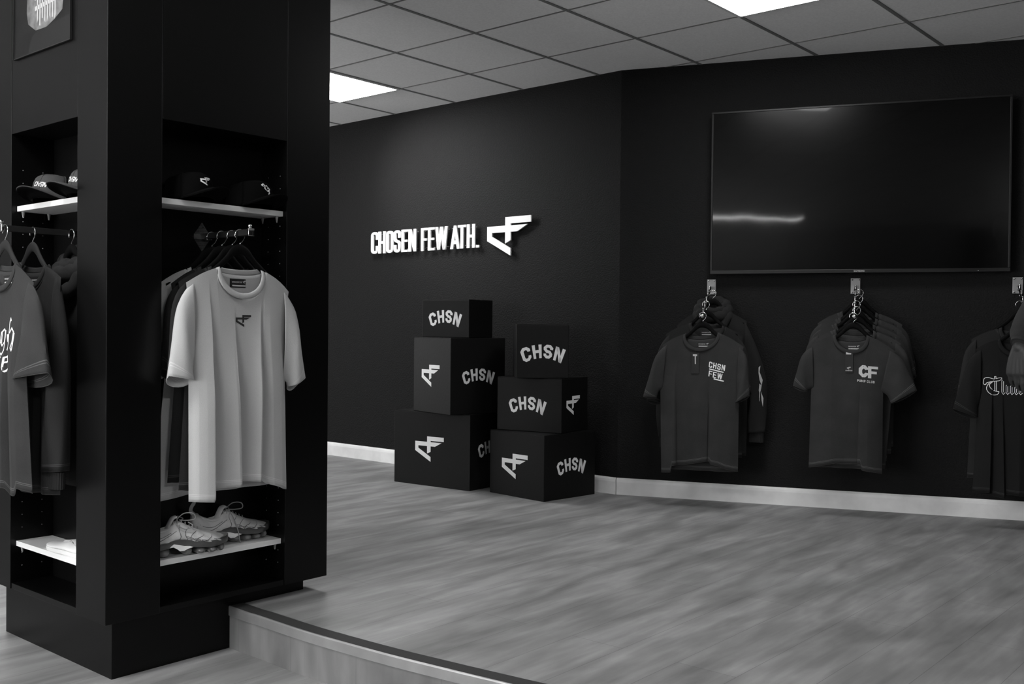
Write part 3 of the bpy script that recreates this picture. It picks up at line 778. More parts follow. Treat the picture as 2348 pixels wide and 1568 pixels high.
# ---- right niche of the column: arm out of the back panel at s=.427
def niche_rail(mw, label, y_end):
    t = thing('display_arm', label, 'display rail', mw)
    mp = obj('mounting_plate', None or (lambda bm: (bmesh.ops.bevel(bm, geom=bm.edges[:], offset=.0006, segments=1, affect='EDGES'), bm)[1])(prism([Vector((0, -.052)), Vector((.038, 0)), Vector((0, .052)), Vector((-.038, 0))], -.003, 0)), M['steel'], t)
    mp.matrix_local = T(0, .150, -.011) @ Matrix.Rotation(R(90), 4, 'X')
    bm = bmesh.new()
    for z in (-.034, .034): cyl(bm, (0, .145, z - .011), .003, .002, 'Y', 10)
    bx(bm, -.036, .143, -.020, .036, .1465, -.002)
    obj('clamp_band', bm, M['chrome'], t, 40)
    obj('square_bar', box(-.010, y_end, -.020, .010, .146, 0, bev=.001), M['blackmetal'], t)
    bm = bmesh.new(); bx(bm, -.0115, y_end - .006, -.022, .0115, y_end + .002, .003, bev=.001); sph(bm, (-.003, y_end - .002, .010), .0075)
    obj('end_stop', bm, M['chrome'], t, 50)
    return t
HZ = 1.444
niche_rail(M_CR @ T(.427, 0, HZ), 'black display arm with rhombus wall plate in the right niche, holding the pale tee', -.135)
WHITE = dict(nL=(-.095, -.131), nR=(.095, -.136), nb=(.003, -.230), sL=(-.200, -.183), sR=(.200, -.199), aL=(-.190, -.47), aR=(.186, -.505),
             hem=[(-.187, -.886), (-.118, -.892), (-.115, -.852), (-.0165, -.853), (-.0155, -.836), (.062, -.845), (.066, -.835), (.095, -.856), (.196, -.890)], bhem=-.868,
             Lo=(-.262, -.480), Li=(-.172, -.497), Ro=(.268, -.500), Ri=(.200, -.530), nu=110, nv=60, th=.012, tb=.012, ramp=(.02, .62), drop=.03,
             folds=[(0, 0), (.06, .014), (.12, .020), (.182, .024), (.195, -.012), (.32, .002), (.43, .020), (.447, .020), (.458, -.012), (.56, .004), (.64, .019), (.650, .018), (.662, -.014), (.72, -.006), (.80, .012), (.9, .014), (1, 0)])
garment('t_shirt', 'pale grey oversized t-shirt with small dark winged logo, front of the right niche', 't-shirt', M_CR @ T(.427, -.076, HZ), G_R, M['tee_white'], WHITE,
        prints=[('chest_logo', af(.040, .006, -.303), M['print_k'], .01)], hl='black hanger with chrome hook inside the pale grey t-shirt', hg=HG_R)
DK = dict(ry=(.011, .018), nu=40, nv=30, th=.007, tb=.007, back=.002, folds=[(0, 0), (.2, .004), (.4, -.002), (.6, .004), (.8, -.001), (1, 0)])
SM = dict(DK); SM.update(aL=(-.17, -.43), aR=(.17, -.43), sL=(-.19, -.184), sR=(.19, -.186), hem=[(-.185, -.86), (.185, -.86)], bhem=-.862, Lo=(-.222, -.462), Li=(-.165, -.485), Ro=(.222, -.462), Ri=(.165, -.485))
garment('t_shirt', 'dark charcoal t-shirt directly behind the pale grey tee in the right niche', 't-shirt', M_CR @ T(.430, -.026, HZ), G_R, M['tee_dark'],
        dict(SM, hem=[(-.196, -.855), (.19, -.855)], sL=(-.20, -.18), Lo=(-.236, -.475), Li=(-.180, -.50)), hl='black hanger of the charcoal t-shirt behind the pale tee', hg=HG_R, neck=False)
garment('t_shirt', 'black t-shirt third from the front in the right niche', 't-shirt', M_CR @ T(.424, .025, HZ), G_R, M['tee_black'],
        dict(SM, hem=[(-.20, -.835), (.19, -.835)], bhem=-.84), hl='black hanger of the third shirt in the right niche', hg=HG_R, neck=False)
garment('t_shirt', 'white t-shirt rearmost in the right niche, its shoulder and hem showing at left', 't-shirt', M_CR @ T(.424, .085, HZ), G_R, M['tee_white2'],
        dict(SM, sL=(-.20, -.184), hem=[(-.215, -.905), (-.1, -.89), (.185, -.87)], bhem=-.89, Lo=(-.225, -.462)), hl='black hanger of the rearmost white t-shirt', hg=HG_R, neck=False)

# ---- left niche: x = -t
G_L = 'garments hanging in the left column niche'; HG_L = 'hangers on the arm in the left column niche'
niche_rail(M_CL @ T(-.432, 0, HZ + .001), 'black display arm in the left niche with chrome end stop near the picture edge', -.130)
LT = dict(nL=(-.105, -.128), nR=(.100, -.130), nb=(-.002, -.216), sR=(.205, -.190), aR=(.150, -.44), Ro=(.312, -.470), Ri=(.075, -.500), sL=(-.20, -.185), drop=.035,
          hem=[(-.20, -.845), (.07, -.845), (.08, -.868), (.15, -.862), (.155, -.838), (.20, -.85)], bhem=-.86, nu=90, nv=50, th=.010, tb=.012,
          folds=[(0, 0), (.2, .01), (.35, -.004), (.5, .014), (.66, .018), (.70, -.006), (.85, .016), (.9, .014), (1, 0)])
garment('t_shirt', 'dark grey t-shirt with white blackletter print, frontmost at the left picture edge', 't-shirt', M_CL @ T(-.432, -.120, HZ), G_L, M['tee_mid'], LT, wood=True,
        prints=[('chest_print', gothic_word(-.165, -.395, .083, .0055, 'fgtgh') + gothic_word(-.165, -.475, .075, .0052, 'seuce'), M['print_w'], .01)],
        hl='dark hanger with chrome hook of the frontmost tee at the left picture edge', hg=HG_L)
LM = dict(LT); LM.update(nb=(-.012, -.213), nL=(-.112, -.125), nR=(.112, -.132), sR=(.20, -.17), aR=(.195, -.44), Ro=(.236, -.47), Ri=(.18, -.49), Lo=(-.222, -.46), Li=(-.165, -.48), hem=[(-.16, -.87), (-.12, -.878), (-.06, -.872), (.2, -.868)], bhem=-.862, th=.009, tb=.010)
garment('long_sleeve_shirt', 'dark grey long-sleeved shirt with blackletter print, second in the left niche', 'shirt', M_CL @ T(-.435, -.030, HZ), G_L, M['tee_dark'], LM, wood=True,
        long={'L': [((-.175, -.170), (-.165, -.43)), ((-.212, -.38), (-.16, -.46)), ((-.215, -.62), (-.14, -.62)), ((-.205, -.80), (-.13, -.80))],
              'R': [((.178, -.160), (.170, -.43)), ((.226, -.36), (.150, -.46)), ((.232, -.62), (.120, -.63)), ((.222, -.79), (.112, -.80))]},
        prints=[('chest_print', gothic_word(-.155, -.395, .083, .0045, 'fgtgh') + gothic_word(-.155, -.475, .075, .0045, 'seuce'), M['print_g'], .01)],
        hl='dark curved hanger with long chrome hook in the middle of the left niche', hg=HG_L)
LH = dict(nu=40, nv=30, th=.009, tb=.010, folds=DK['folds'], sL=(-.17, -.186), aL=(-.16, -.43), sR=(.19, -.186), hem=[(-.17, -.86), (.17, -.86)], bhem=-.865)
garment('long_sleeve_sweater', 'dark long-sleeved sweater with ribbed cuff at the back of the left niche', 'sweater', M_CL @ T(-.400, .085, HZ), G_L, M['hoodie'], LH,
        long={'L': [((-.16, -.186), (-.15, -.43)), ((-.20, -.42), (-.155, -.46)), ((-.205, -.62), (-.13, -.62)), ((-.195, -.81), (-.12, -.81))],
              'R': [((.18, -.186), (.17, -.43)), ((.225, -.40), (.165, -.46)), ((.230, -.62), (.160, -.62)), ((.225, -.84), (.165, -.84))]},
        hl='dark hanger of the long-sleeved sweater in the left niche', hg=HG_L, neck=False, hood=True)

# ------------------------------------------------------------------ television wall racks
def rack(x, label):
    t = thing('waterfall_arm', label, 'display arm', M_RW @ T(x, 0, 1.375), 'chrome waterfall arms below the television')
    pl_ = obj('mounting_plate', box(-.025, -.004, -.043, .025, 0, .043, bev=.0015), M['steel'], t)
    for sx in (-.017, .017):
        for sz in (-.035, .035):
            bm = bmesh.new(); cyl(bm, (sx, -.005, sz), .0048, .003, 'Y', 12); sph(bm, (sx, -.006, sz), .0042, 1, .6, 1, 10, 6)
            obj('screw', bm, M['chrome'], pl_, 40)
    P = [(0, -.004, -.005), (0, -.030, -.003), (0, -.055, -.012)] + [(0, -.055 - .275 * k / 8, -.012 - .155 * k / 8) for k in range(1, 9)]
    tubeobj('sloping_arm', spline(P, 2), .0065, M['chrome'], t, 10)
    for k in range(5):
        y = -.075 - k * .058; z = -.012 - .155 * ((-.055 - y) / .275)
        bm = bmesh.new(); cyl(bm, (0, y, z + .010), .0028, .020, n=8); sph(bm, (0, y, z + .022), .0052, u=10, v=8)
        sph(bm, (0, y + .012, z - .002), .0088, 1, .7, 1, 12, 8)
        obj('stop_pin', bm, M['chrome'], t, 50)
    bm = bmesh.new(); sph(bm, (0, -.336, -.172), .0135); obj('ball_end', bm, M['chrome'], t, 60)
    return t
rack(-.833, 'chrome waterfall arm under the left end of the television, holding two tees and a hoodie')
rack(-.048, 'chrome waterfall arm under the middle of the television, holding five grey tees')
rack(.757, 'chrome waterfall arm at the right picture edge, behind the raised sleeve')
def on_arm(x, k, dx=0):     # hanging point number k (0 at the wall .. 4 in front)
    y = -.085 - k * .058 - .006; z = 1.375 - .012 - .155 * ((-.055 - y) / .275) + .0085
    return M_RW @ T(x + dx, y, z)
HB = 'hangers on the left waterfall arm'; GB = 'garments on the left waterfall arm'
RF = [(0, 0), (.06, .010), (.17, .022), (.20, .020), (.215, -.006), (.35, .002), (.5, .008), (.60, -.004), (.612, -.006), (.63, .014), (.75, .018), (.9, .010), (1, 0)]
garment('hoodie', 'dark hoodie with pale flame print on its sleeve, nearest the wall on the left arm', 'hoodie', on_arm(-.833, 0, .02), GB, M['hoodie'],
        dict(DK, th=.010, tb=.012, sL=(-.20, -.20), sR=(.19, -.175), aL=(-.20, -.48), aR=(.20, -.45), hem=[(-.20, -.93), (.195, -.93)], bhem=-.93),
        long={'L': [((-.19, -.20), (-.19, -.46)), ((-.27, -.40), (-.20, -.52)), ((-.315, -.66), (-.225, -.68)), ((-.30, -.84), (-.225, -.85))],
              'R': [((.18, -.175), (.18, -.45)), ((.25, -.33), (.20, -.50)), ((.300, -.50), (.215, -.60)), ((.305, -.68), (.205, -.72)), ((.298, -.79), (.205, -.80))]},
        hl='black hanger of the hoodie nearest the wall on the left arm', hg=HB, neck=False, hood=True)
hd = bpy.data.objects[[o.name for o in COL.objects if o.name.startswith('hoodie')][-1]]
fl = [[(.262, -.43), (.272, -.42), (.268, -.455), (.262, -.46)], [(.262, -.46), (.268, -.455), (.285, -.50), (.280, -.53), (.268, -.50)], [(.268, -.52), (.280, -.53), (.275, -.56), (.262, -.58)],
      [(.262, -.55), (.272, -.57), (.270, -.62), (.258, -.585)], [(.275, -.56), (.290, -.60), (.288, -.65), (.280, -.61)]]
obj('sleeve_print', flat_bm(fl, .02, lambda c: Vector((c.x, -.036, c.z))), M['print_g'], hd)
garment('t_shirt', 'grey t-shirt hanging between the hoodie and the front tee on the left arm', 't-shirt', on_arm(-.833, 2), GB, M['tee_dark'],
        dict(DK, nu=60, sL=(-.222, -.185), nL=(-.092, -.123), nR=(.105, -.140), sR=(.20, -.200), Lo=(-.325, -.560), Li=(-.240, -.57), Ro=(.25, -.50), aL=(-.21, -.46), hem=[(-.205, -.86), (.205, -.86)], bhem=-.865, tb=.012),
        hl='black hanger of the middle garment on the left arm', hg=HB)
q1, _ = text('CHSN', .031, .58, .17, .16, .06, 1); q2, _ = text('FEW', .031, .62, .17, .14, .06, 1)
def slant(qs, cx, cz): return [[(cx + x + .10 * z, cz + z - .22 * x) for x, z in q] for q in qs]
pr = slant(q1, .082, -.290) + slant([[(-.042, -.003), (.036, -.003), (.036, .003), (-.042, .003)]], .082, -.3145) + slant(q2, .075, -.338) + slant([[(-.012, -.002), (.042, -.002), (.042, .004), (-.012, .004)]], .078, -.362)
garment('t_shirt', 'grey t-shirt with white two-line slanted chest print, front of the left arm', 't-shirt', on_arm(-.833, 4), GB, M['tee_mid'],
        dict(nL=(-.106, -.121), nR=(.097, -.113), nb=(-.012, -.212), bz=-.148, sL=(-.218, -.180), sR=(.220, -.183), aL=(-.228, -.42), aR=(.198, -.455),
             hem=[(-.218, -.885), (-.160, -.878), (-.156, -.840), (-.08, -.832), (.048, -.806), (.056, -.822), (.10, -.83), (.135, -.845), (.198, -.858)], bhem=-.866, nu=90, nv=50, tb=.012,
             Lo=(-.324, -.468), Li=(-.250, -.470), Ro=(.255, -.445), Ri=(.178, -.485), folds=RF, drop=.012),
        prints=[('chest_print', pr, M['print_w'], .012)], tag=(-.035, -.275, .042, .112, 'T'), hl='black hanger of the front tee with the slanted print', hg=HB)

HM = 'hangers on the middle waterfall arm'; GM_ = 'grey t-shirts on the middle waterfall arm'
names = ['grey t-shirt nearest the wall on the middle arm, under the television centre', 'grey t-shirt second from the wall on the middle arm', 'grey t-shirt in the middle of the five on the middle arm',
         'grey t-shirt directly behind the front one on the middle arm']
hnames = ['black hanger nearest the wall on the middle arm', 'black hanger second from the wall on the middle arm', 'black hanger third from the wall on the middle arm', 'black hanger fourth from the wall on the middle arm']
for k in range(4):
    dx = (.022, .020, .008, .010)[k]
    garment('t_shirt', names[k], 't-shirt', on_arm(-.048, k, dx), GM_, M['tee_wash'] if k < 3 else M['tee_mid'],
            dict(DK, nu=40, sL=(-.215, -.183), sR=(.218, -.188), nL=(-.10 - .006 * k, -.122), Lo=(-.285, -.40), Li=(-.225, -.43), Ro=(.29, -.42), Ri=(.20, -.45), aL=(-.20, -.40), aR=(.18, -.42), hem=[(-.20, -.835), (.18 - .01 * k, -.84)], bhem=-.842),
            hl=hnames[k], hg=HM, neck=(k == 3))
C_, _ = text('C', .062, .80, .27, .1, .20, 1); F_, _ = text('F', .062, .78, .26, .1)
pc, _ = text('PUMP CLUB', .0125, .6, .19, .2, .1, 1)
cf = [[(x + .055, z + .060 * x * -1 - .300) for x, z in q] for q in C_] + [[(x + .100, z - .07 * x - .306) for x, z in q] for q in F_] + [[(x + .066, z - .08 * x - .352) for x, z in q] for q in pc]
garment('t_shirt', 'washed grey t-shirt with blocky two-letter chest print, front of the middle arm', 't-shirt', on_arm(-.048, 4, -.006), GM_, M['tee_wash'],
        dict(nL=(-.101, -.118), nR=(.080, -.119), nb=(-.004, -.211), bz=-.150, sL=(-.225, -.180), sR=(.205, -.196), aL=(-.205, -.395), aR=(.150, -.40),
             hem=[(-.213, -.815), (-.079, -.783), (.044, -.780), (.050, -.812), (.150, -.828)], bhem=-.812, nu=90, nv=50, tb=.012,
             Lo=(-.298, -.384), Li=(-.225, -.412), Ro=(.312, -.390), Ri=(.190, -.462), drop=.015,
             folds=[(0, 0), (.1, .008), (.3, .012), (.45, .006), (.60, .0), (.66, -.004), (.675, .014), (.8, .016), (1, 0)]),
        prints=[('chest_print', cf, M['print_g'], .012)], tag=(-.018, -.252, .040, .112, 'L'), hl='dark hanger of the front tee on the middle arm', hg=HM)
HR = 'hangers on the right waterfall arm'; GR = 't-shirts on the right waterfall arm'
garment('t_shirt', 'dark t-shirt behind the outline-printed tee at the right picture edge', 't-shirt', on_arm(.757, 2, -.015), GR, M['tee_dark'],
        dict(DK, sL=(-.222, -.195), nL=(-.095, -.138), aL=(-.215, -.42), Lo=(-.285, -.47), Li=(-.22, -.49), hem=[(-.232, -.905), (.2, -.905)], bhem=-.905), hl='black hanger of the rear tee at the right picture edge', hg=HR)
garment('t_shirt', 'black t-shirt with white outlined blackletter chest word, front at the right edge', 't-shirt', on_arm(.757, 4, -.020), GR, M['tee_black'],
        dict(nL=(-.110, -.130), nR=(.10, -.130), nb=(0, -.222), sL=(-.205, -.178), aL=(-.195, -.44), Lo=(-.308, -.480), Li=(-.190, -.520), sR=(.205, -.185), drop=.02,
             hem=[(-.212, -.895), (-.135, -.890), (-.128, -.905), (-.07, -.915), (-.062, -.895), (.02, -.90), (.2, -.895)], bhem=-.905, nu=90, nv=50,
             folds=[(0, 0), (.1, .010), (.18, .016), (.2, -.01), (.34, .012), (.36, -.004), (.5, .012), (.6, -.004), (.75, .014), (1, 0)]),
        prints=[('chest_print', blackletter_T(-.155, -.400, .088, .0026), M['print_w'], .012)], hl='black hanger of the front tee at the right picture edge', hg=HR)

# ------------------------------------------------------------------ television
tv = thing('television', 'large black flat television mounted on the dark wall above the hanging clothes', 'television', M_RW @ T(-.060, 0, 1.903))
W_, H_ = .772, .4585
obj('back_shell', box(-W_ + .04, -.045, -H_ + .05, W_ - .04, -.006, H_ - .05, bev=.01), M['blackmetal'], tv)
bm = bmesh.new(); y0, y1 = -.075, -.045
for a in ((-W_, y0, -H_, W_, y1, -H_ + .020), (-W_, y0, H_ - .011, W_, y1, H_), (-W_, y0, -H_ + .02, -W_ + .011, y1, H_ - .011), (W_ - .011, y0, -H_ + .02, W_, y1, H_ - .011)):
    bx(bm, *a, bev=.0015)
obj('bezel', bm, M['tvframe'], tv)
obj('screen', box(-W_ + .010, -.071, -H_ + .019, W_ - .010, -.050, H_ - .010), M['screen'], tv)
qs, _ = text('SAMSUNG', .0085, .75, .17, .16, .12, 1)
obj('brand_lettering', flat_bm(qs, .05, lambda c: Vector((c.x + .03, y0 - .0006, c.z - H_ + .010))), M['print_g'], tv)
bm = bmesh.new(); sph(bm, (.62, y0, -H_ + .006), .002, u=8, v=6); obj('status_light', bm, M['print_w'], tv)

# ------------------------------------------------------------------ wall sign
def letter_bm(qs, x0, z0, kx, kz, y0=-.034, y1=-.024):
    bm = bmesh.new()
    for q in qs:
        P = [Vector((x0 + x * kx, z0 + z * kz)) for x, z in q]
        if len(P) == 4 and sum((P[i].x * P[(i + 1) % 4].y - P[(i + 1) % 4].x * P[i].y) for i in range(4)) < 0: P = P[::-1]
        a = [bm.verts.new((p.x, y0, p.y)) for p in P]; b = [bm.verts.new((p.x, y1, p.y)) for p in P]; n = len(P)
        try:
            bm.faces.new(a); bm.faces.new(b[::-1])
            for i in range(n): bm.faces.new((a[i], b[i], b[(i + 1) % n], a[(i + 1) % n]))
        except ValueError: pass
    bmesh.ops.recalc_face_normals(bm, faces=bm.faces[:]); return bm
SX = -5.07; SZ = 1.66
sg = thing('wall_sign', 'white raised lettering reading CHOSEN FEW ATH. on the dark wall', 'sign', M_LW @ T(SX, 0, SZ))
LET = [('C', -5.607, -5.530), ('H', -5.528, -5.452), ('O', -5.443, -5.370), ('S', -5.365, -5.293), ('E', -5.284, -5.217), ('N', -5.211, -5.134), ('F', -5.085, -5.020), ('E', -5.016, -4.950),
       ('W', -4.944, -4.827), ('A', -4.800, -4.712), ('T', -4.729, -4.655), ('H', -4.647, -4.573), ('.', -4.562, -4.534)]
for ch, a, b in LET:
    k = .158; wd = (b - a) / k
    t_ = .158 if ch != '.' else wd
    o = obj('letter', letter_bm(glyph(ch, wd / 1.38, t_ / 1.38 if ch == '.' else .118, .12, 5), a - SX, 0, k * 1.38, k * (1 if ch != '.' else .8)), M['sign'], sg)
    for px, pz in (((a - SX) + .012, .14), ((b - SX) - .012, .14), ((a - SX) + .012, .02), ((b - SX) - .012, .02)) if ch != '.' else (((a + b) / 2 - SX, .012),):
        bm = bmesh.new(); cyl(bm, (px, -.0135, pz), .003, .025, 'Y', 8); obj('spacer', bm, M['clear'], o, 50)
lg = thing('logo_emblem', 'white winged angular emblem beside the lettering on the dark wall', 'sign', M_LW @ T(-4.276, 0, 1.720))
o = obj('emblem', letter_bm([[(-.186 + x * .250, -.125 + z * .250) for x, z in AF[0]]], 0, 0, 1, 1), M['sign'], lg)
for x, z in ((-.165, .05), (-.02, .1), (.16, .105), (-.02, -.02), (0, -.10)):
    bm = bmesh.new(); cyl(bm, (x, -.0135, z), .003, .025, 'Y', 8); obj('spacer', bm, M['clear'], o, 50)

# ------------------------------------------------------------------ boxes
def carton(cx, cy, yaw, wl, wr, h, z, label, fl=None, fr=None, flap=None, group='printed black cartons stacked by the wall'):
    """corner at (cx,cy); front face runs to the left (wl), right face runs back (wr)"""
    t = thing('cardboard_box', label, 'box', T(cx, cy, z) @ RZ(yaw), group)
    bm = bmesh.new(); bx(bm, -wl, 0, 0, 0, wr, h - .003, bev=.003); obj('carton_body', bm, M['carton'], t)
    lid = bmesh.new(); bx(lid, -wl + .001, .001, h - .003, -.001, wr / 2 - .001, h, bev=.0007); bx(lid, -wl + .001, wr / 2 + .001, h - .003, -.001, wr - .001, h, bev=.0007)
    obj('top_flap', lid, M['carton'], t)
    if fl: 
        kind, px, pz, s = fl
        y = -.0008
        b_ = chsn_bm(s, -wl + px * wl, pz * h, y) if kind == 'T' else flat_bm(af(s, -wl + px * wl, pz * h), .2, lambda c: Vector((c.x, y, c.z)))
        obj('printed_logo' if kind != 'T' else 'printed_word', b_, M['print_w'], t)
    if fr:
        kind, px, pz, s = fr
        b_ = chsn_bm(s, px * wr, pz * h, 0) if kind == 'T' else flat_bm(af(s, px * wr, pz * h), .2)
        o = obj('printed_logo' if kind != 'T' else 'printed_word', b_, M['print_w'], t); o.matrix_local = T(.0008, 0, 0) @ RZ(R(90))
    return t
carton(-.247, 6.056, -.630, .613, .34, .458, ZU, 'large black box with white emblem at the bottom of the left stack', ('L', .478, .50, .156), ('T', .60, .53, .25))
carton(-.365, 6.026, -.917, .413, .407, .462, ZU + .459, 'black box in the middle of the left stack, emblem and word on two sides', ('L', .47, .49, .135), ('T', .50, .50, .24))
carton(-.261, 6.100, -.588, .359, .25, .232, ZU + .922, 'smallest black box with white word, on top of the left stack', ('T', .49, .52, .25))
carton(.188, 5.701, -.814, .456, .43, .376, ZU, 'black box with white emblem and word at the bottom of the right stack', ('L', .470, .47, .146), ('T', .52, .50, .24))
carton(.289, 5.806, -.547, .438, .327, .316, ZU + .377, 'black box with white word, between two others in the right stack', ('T', .475, .50, .25), ('L', .43, .49, .112))
carton(.330, 5.863, .077, .305, .25, .312, ZU + .694, 'square black box with white word on top of the right stack', ('T', .50, .47, .257))

# ------------------------------------------------------------------ caps
def cap(mw, label, mfront, mback, group, logo, lm):
    t = thing('baseball_cap', label, 'cap', mw, group)      # faces -y, origin on the shelf under the crown
    nphi, nz = 40, 14
    CF_ = [(0, 1), (.25, .975), (.5, .93), (.68, .85), (.8, .70), (.9, .42), (1, 0)]; CB_ = [(0, 1), (.25, .97), (.5, .88), (.68, .74), (.8, .56), (.9, .32), (1, 0)]
    HZ_ = [(0, 0), (.25, .33), (.5, .67), (.68, .88), (.8, .96), (.9, .99), (1, 1)]
    def P(phi, v):   # phi 0 = front
        f = max(0, math.cos(phi)); rx, ry, hh = .078, .090, .088 + .010 * f
        r = interp(CF_, v) * min(1, f * 3) + interp(CB_, v) * (1 - min(1, f * 3)); hz = interp(HZ_, v)
        tilt = 0
        return Vector((rx * r * math.sin(phi), -ry * r * math.cos(phi) + .012 * v * v - tilt * .2, .012 * (1 - hz) * f + hh * hz))
    for nm, a0, a1, m_ in (('front_panels', -62, 62, mfront), ('rear_panels', 62, 298, mback)):
        bm = bmesh.new(); uvl = bm.loops.layers.uv.new('UVMap'); rows = []
        n = int(nphi * (a1 - a0) / 360) + 4
        for i in range(n + 1): rows.append([bm.verts.new(P(R(lerp(a0, a1, i / n)), j / nz)) for j in range(nz + 1)])
        for A, B in zip(rows, rows[1:]):
            for j in range(nz): bm.faces.new((A[j], B[j], B[j + 1], A[j + 1]))
        bmesh.ops.remove_doubles(bm, verts=bm.verts[:], dist=1e-5)
        for f in bm.faces:
            for l in f.loops: l[uvl].uv = (0, .5)
        o = obj(nm, bm, m_, t, 70); solid(o, .002)
    for a in (-62, 0, 62):
        tubeobj('seam', [P(R(a), j / 14) * 1.012 for j in range(14)], .0011, mfront, t, 5)
    bm = bmesh.new(); sph(bm, (0, .012, .099), .006, 1, 1, .6, 10, 6); obj('top_button', bm, mback, t, 60)
    bm = bmesh.new(); uvl = bm.loops.layers.uv.new('UVMap'); rows = []; na, nb = 28, 8
    for i in range(na + 1):
        a = lerp(-1, 1, i / na); phi = R(64) * a; base = P(phi, 0) 
        row = []
        for j in range(nb + 1):
            b = j / nb; ln = .074 * (1 - abs(a) ** 3.2) ** .7
            x = base.x * (1 + .04 * b); y = base.y - ln * b
            an = R(66) * a; xb = .070 * math.sin(an) / math.sin(R(66)); x = lerp(base.x, xb, min(1, b * 1.6)); zb_ = .002 + .012 * max(0, math.cos(phi)) 
            z = lerp(zb_, .040 - .058 * (1 - math.cos(an)), min(1, b * 2.2) ** .8); row.append(bm.verts.new((x, y, max(z, .0015))))
        rows.append(row)
    for A, B in zip(rows, rows[1:]):
        for j in range(nb): bm.faces.new((A[j], A[j + 1], B[j + 1], B[j]))
    for f in bm.faces:
        for l in f.loops: l[uvl].uv = (0, .5)
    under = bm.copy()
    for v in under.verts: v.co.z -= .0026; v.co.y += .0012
    for v in bm.verts: v.co.z += .0006
    o = obj('brim', bm, mfront, t, 70); solid(o, .0026)
    o2 = obj('under_brim_shade', under, M['cap_black'], t, 70); solid(o2, .0022)  # black lower layer puts the shade under the brim into colour
    def wrap(c):
        phi = c.x / .080; v = max(0, min(.98, c.z / .098 * .75)); p = P(phi, v); d = Vector((math.sin(phi), -math.cos(phi), .15)); return p + d * .0016
    obj('front_embroidery', flat_bm(logo, .006, wrap), lm, t)
    return t
GC = 'caps on the upper shelves of the column'
tx, _ = text('CHSN', .017, .70, .15, .10, .08, 1)
tx = [[(x + .45 * z, z + .052 - .12 * x) for x, z in q] for q in tx]
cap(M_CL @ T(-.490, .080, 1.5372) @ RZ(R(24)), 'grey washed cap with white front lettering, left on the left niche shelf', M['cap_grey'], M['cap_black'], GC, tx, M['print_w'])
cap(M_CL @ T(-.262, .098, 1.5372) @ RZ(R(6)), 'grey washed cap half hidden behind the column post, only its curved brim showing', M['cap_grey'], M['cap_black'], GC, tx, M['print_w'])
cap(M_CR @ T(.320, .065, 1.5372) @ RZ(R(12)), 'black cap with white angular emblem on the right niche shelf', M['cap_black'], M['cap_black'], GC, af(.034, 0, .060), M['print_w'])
scr = sk([[(-.012, .012), (-.018, .018), (-.010, .024), (-.004, .016), (-.008, .004), (.002, -.006), (.012, -.008)], [(-.002, .018), (.006, .014), (.004, .020)], [(.004, .006), (.012, .008), (.018, .002), (.010, -.002), (.014, -.012), (.006, -.018)], [(.004, -.002), (.016, -.004)]], .0042, 0, .058)
cap(M_CR @ T(.560, .060, 1.5372) @ RZ(R(8)), 'black cap with white blackletter monogram beside the niche side panel', M['cap_black'], M['cap_black'], GC, scr, M['print_w'])

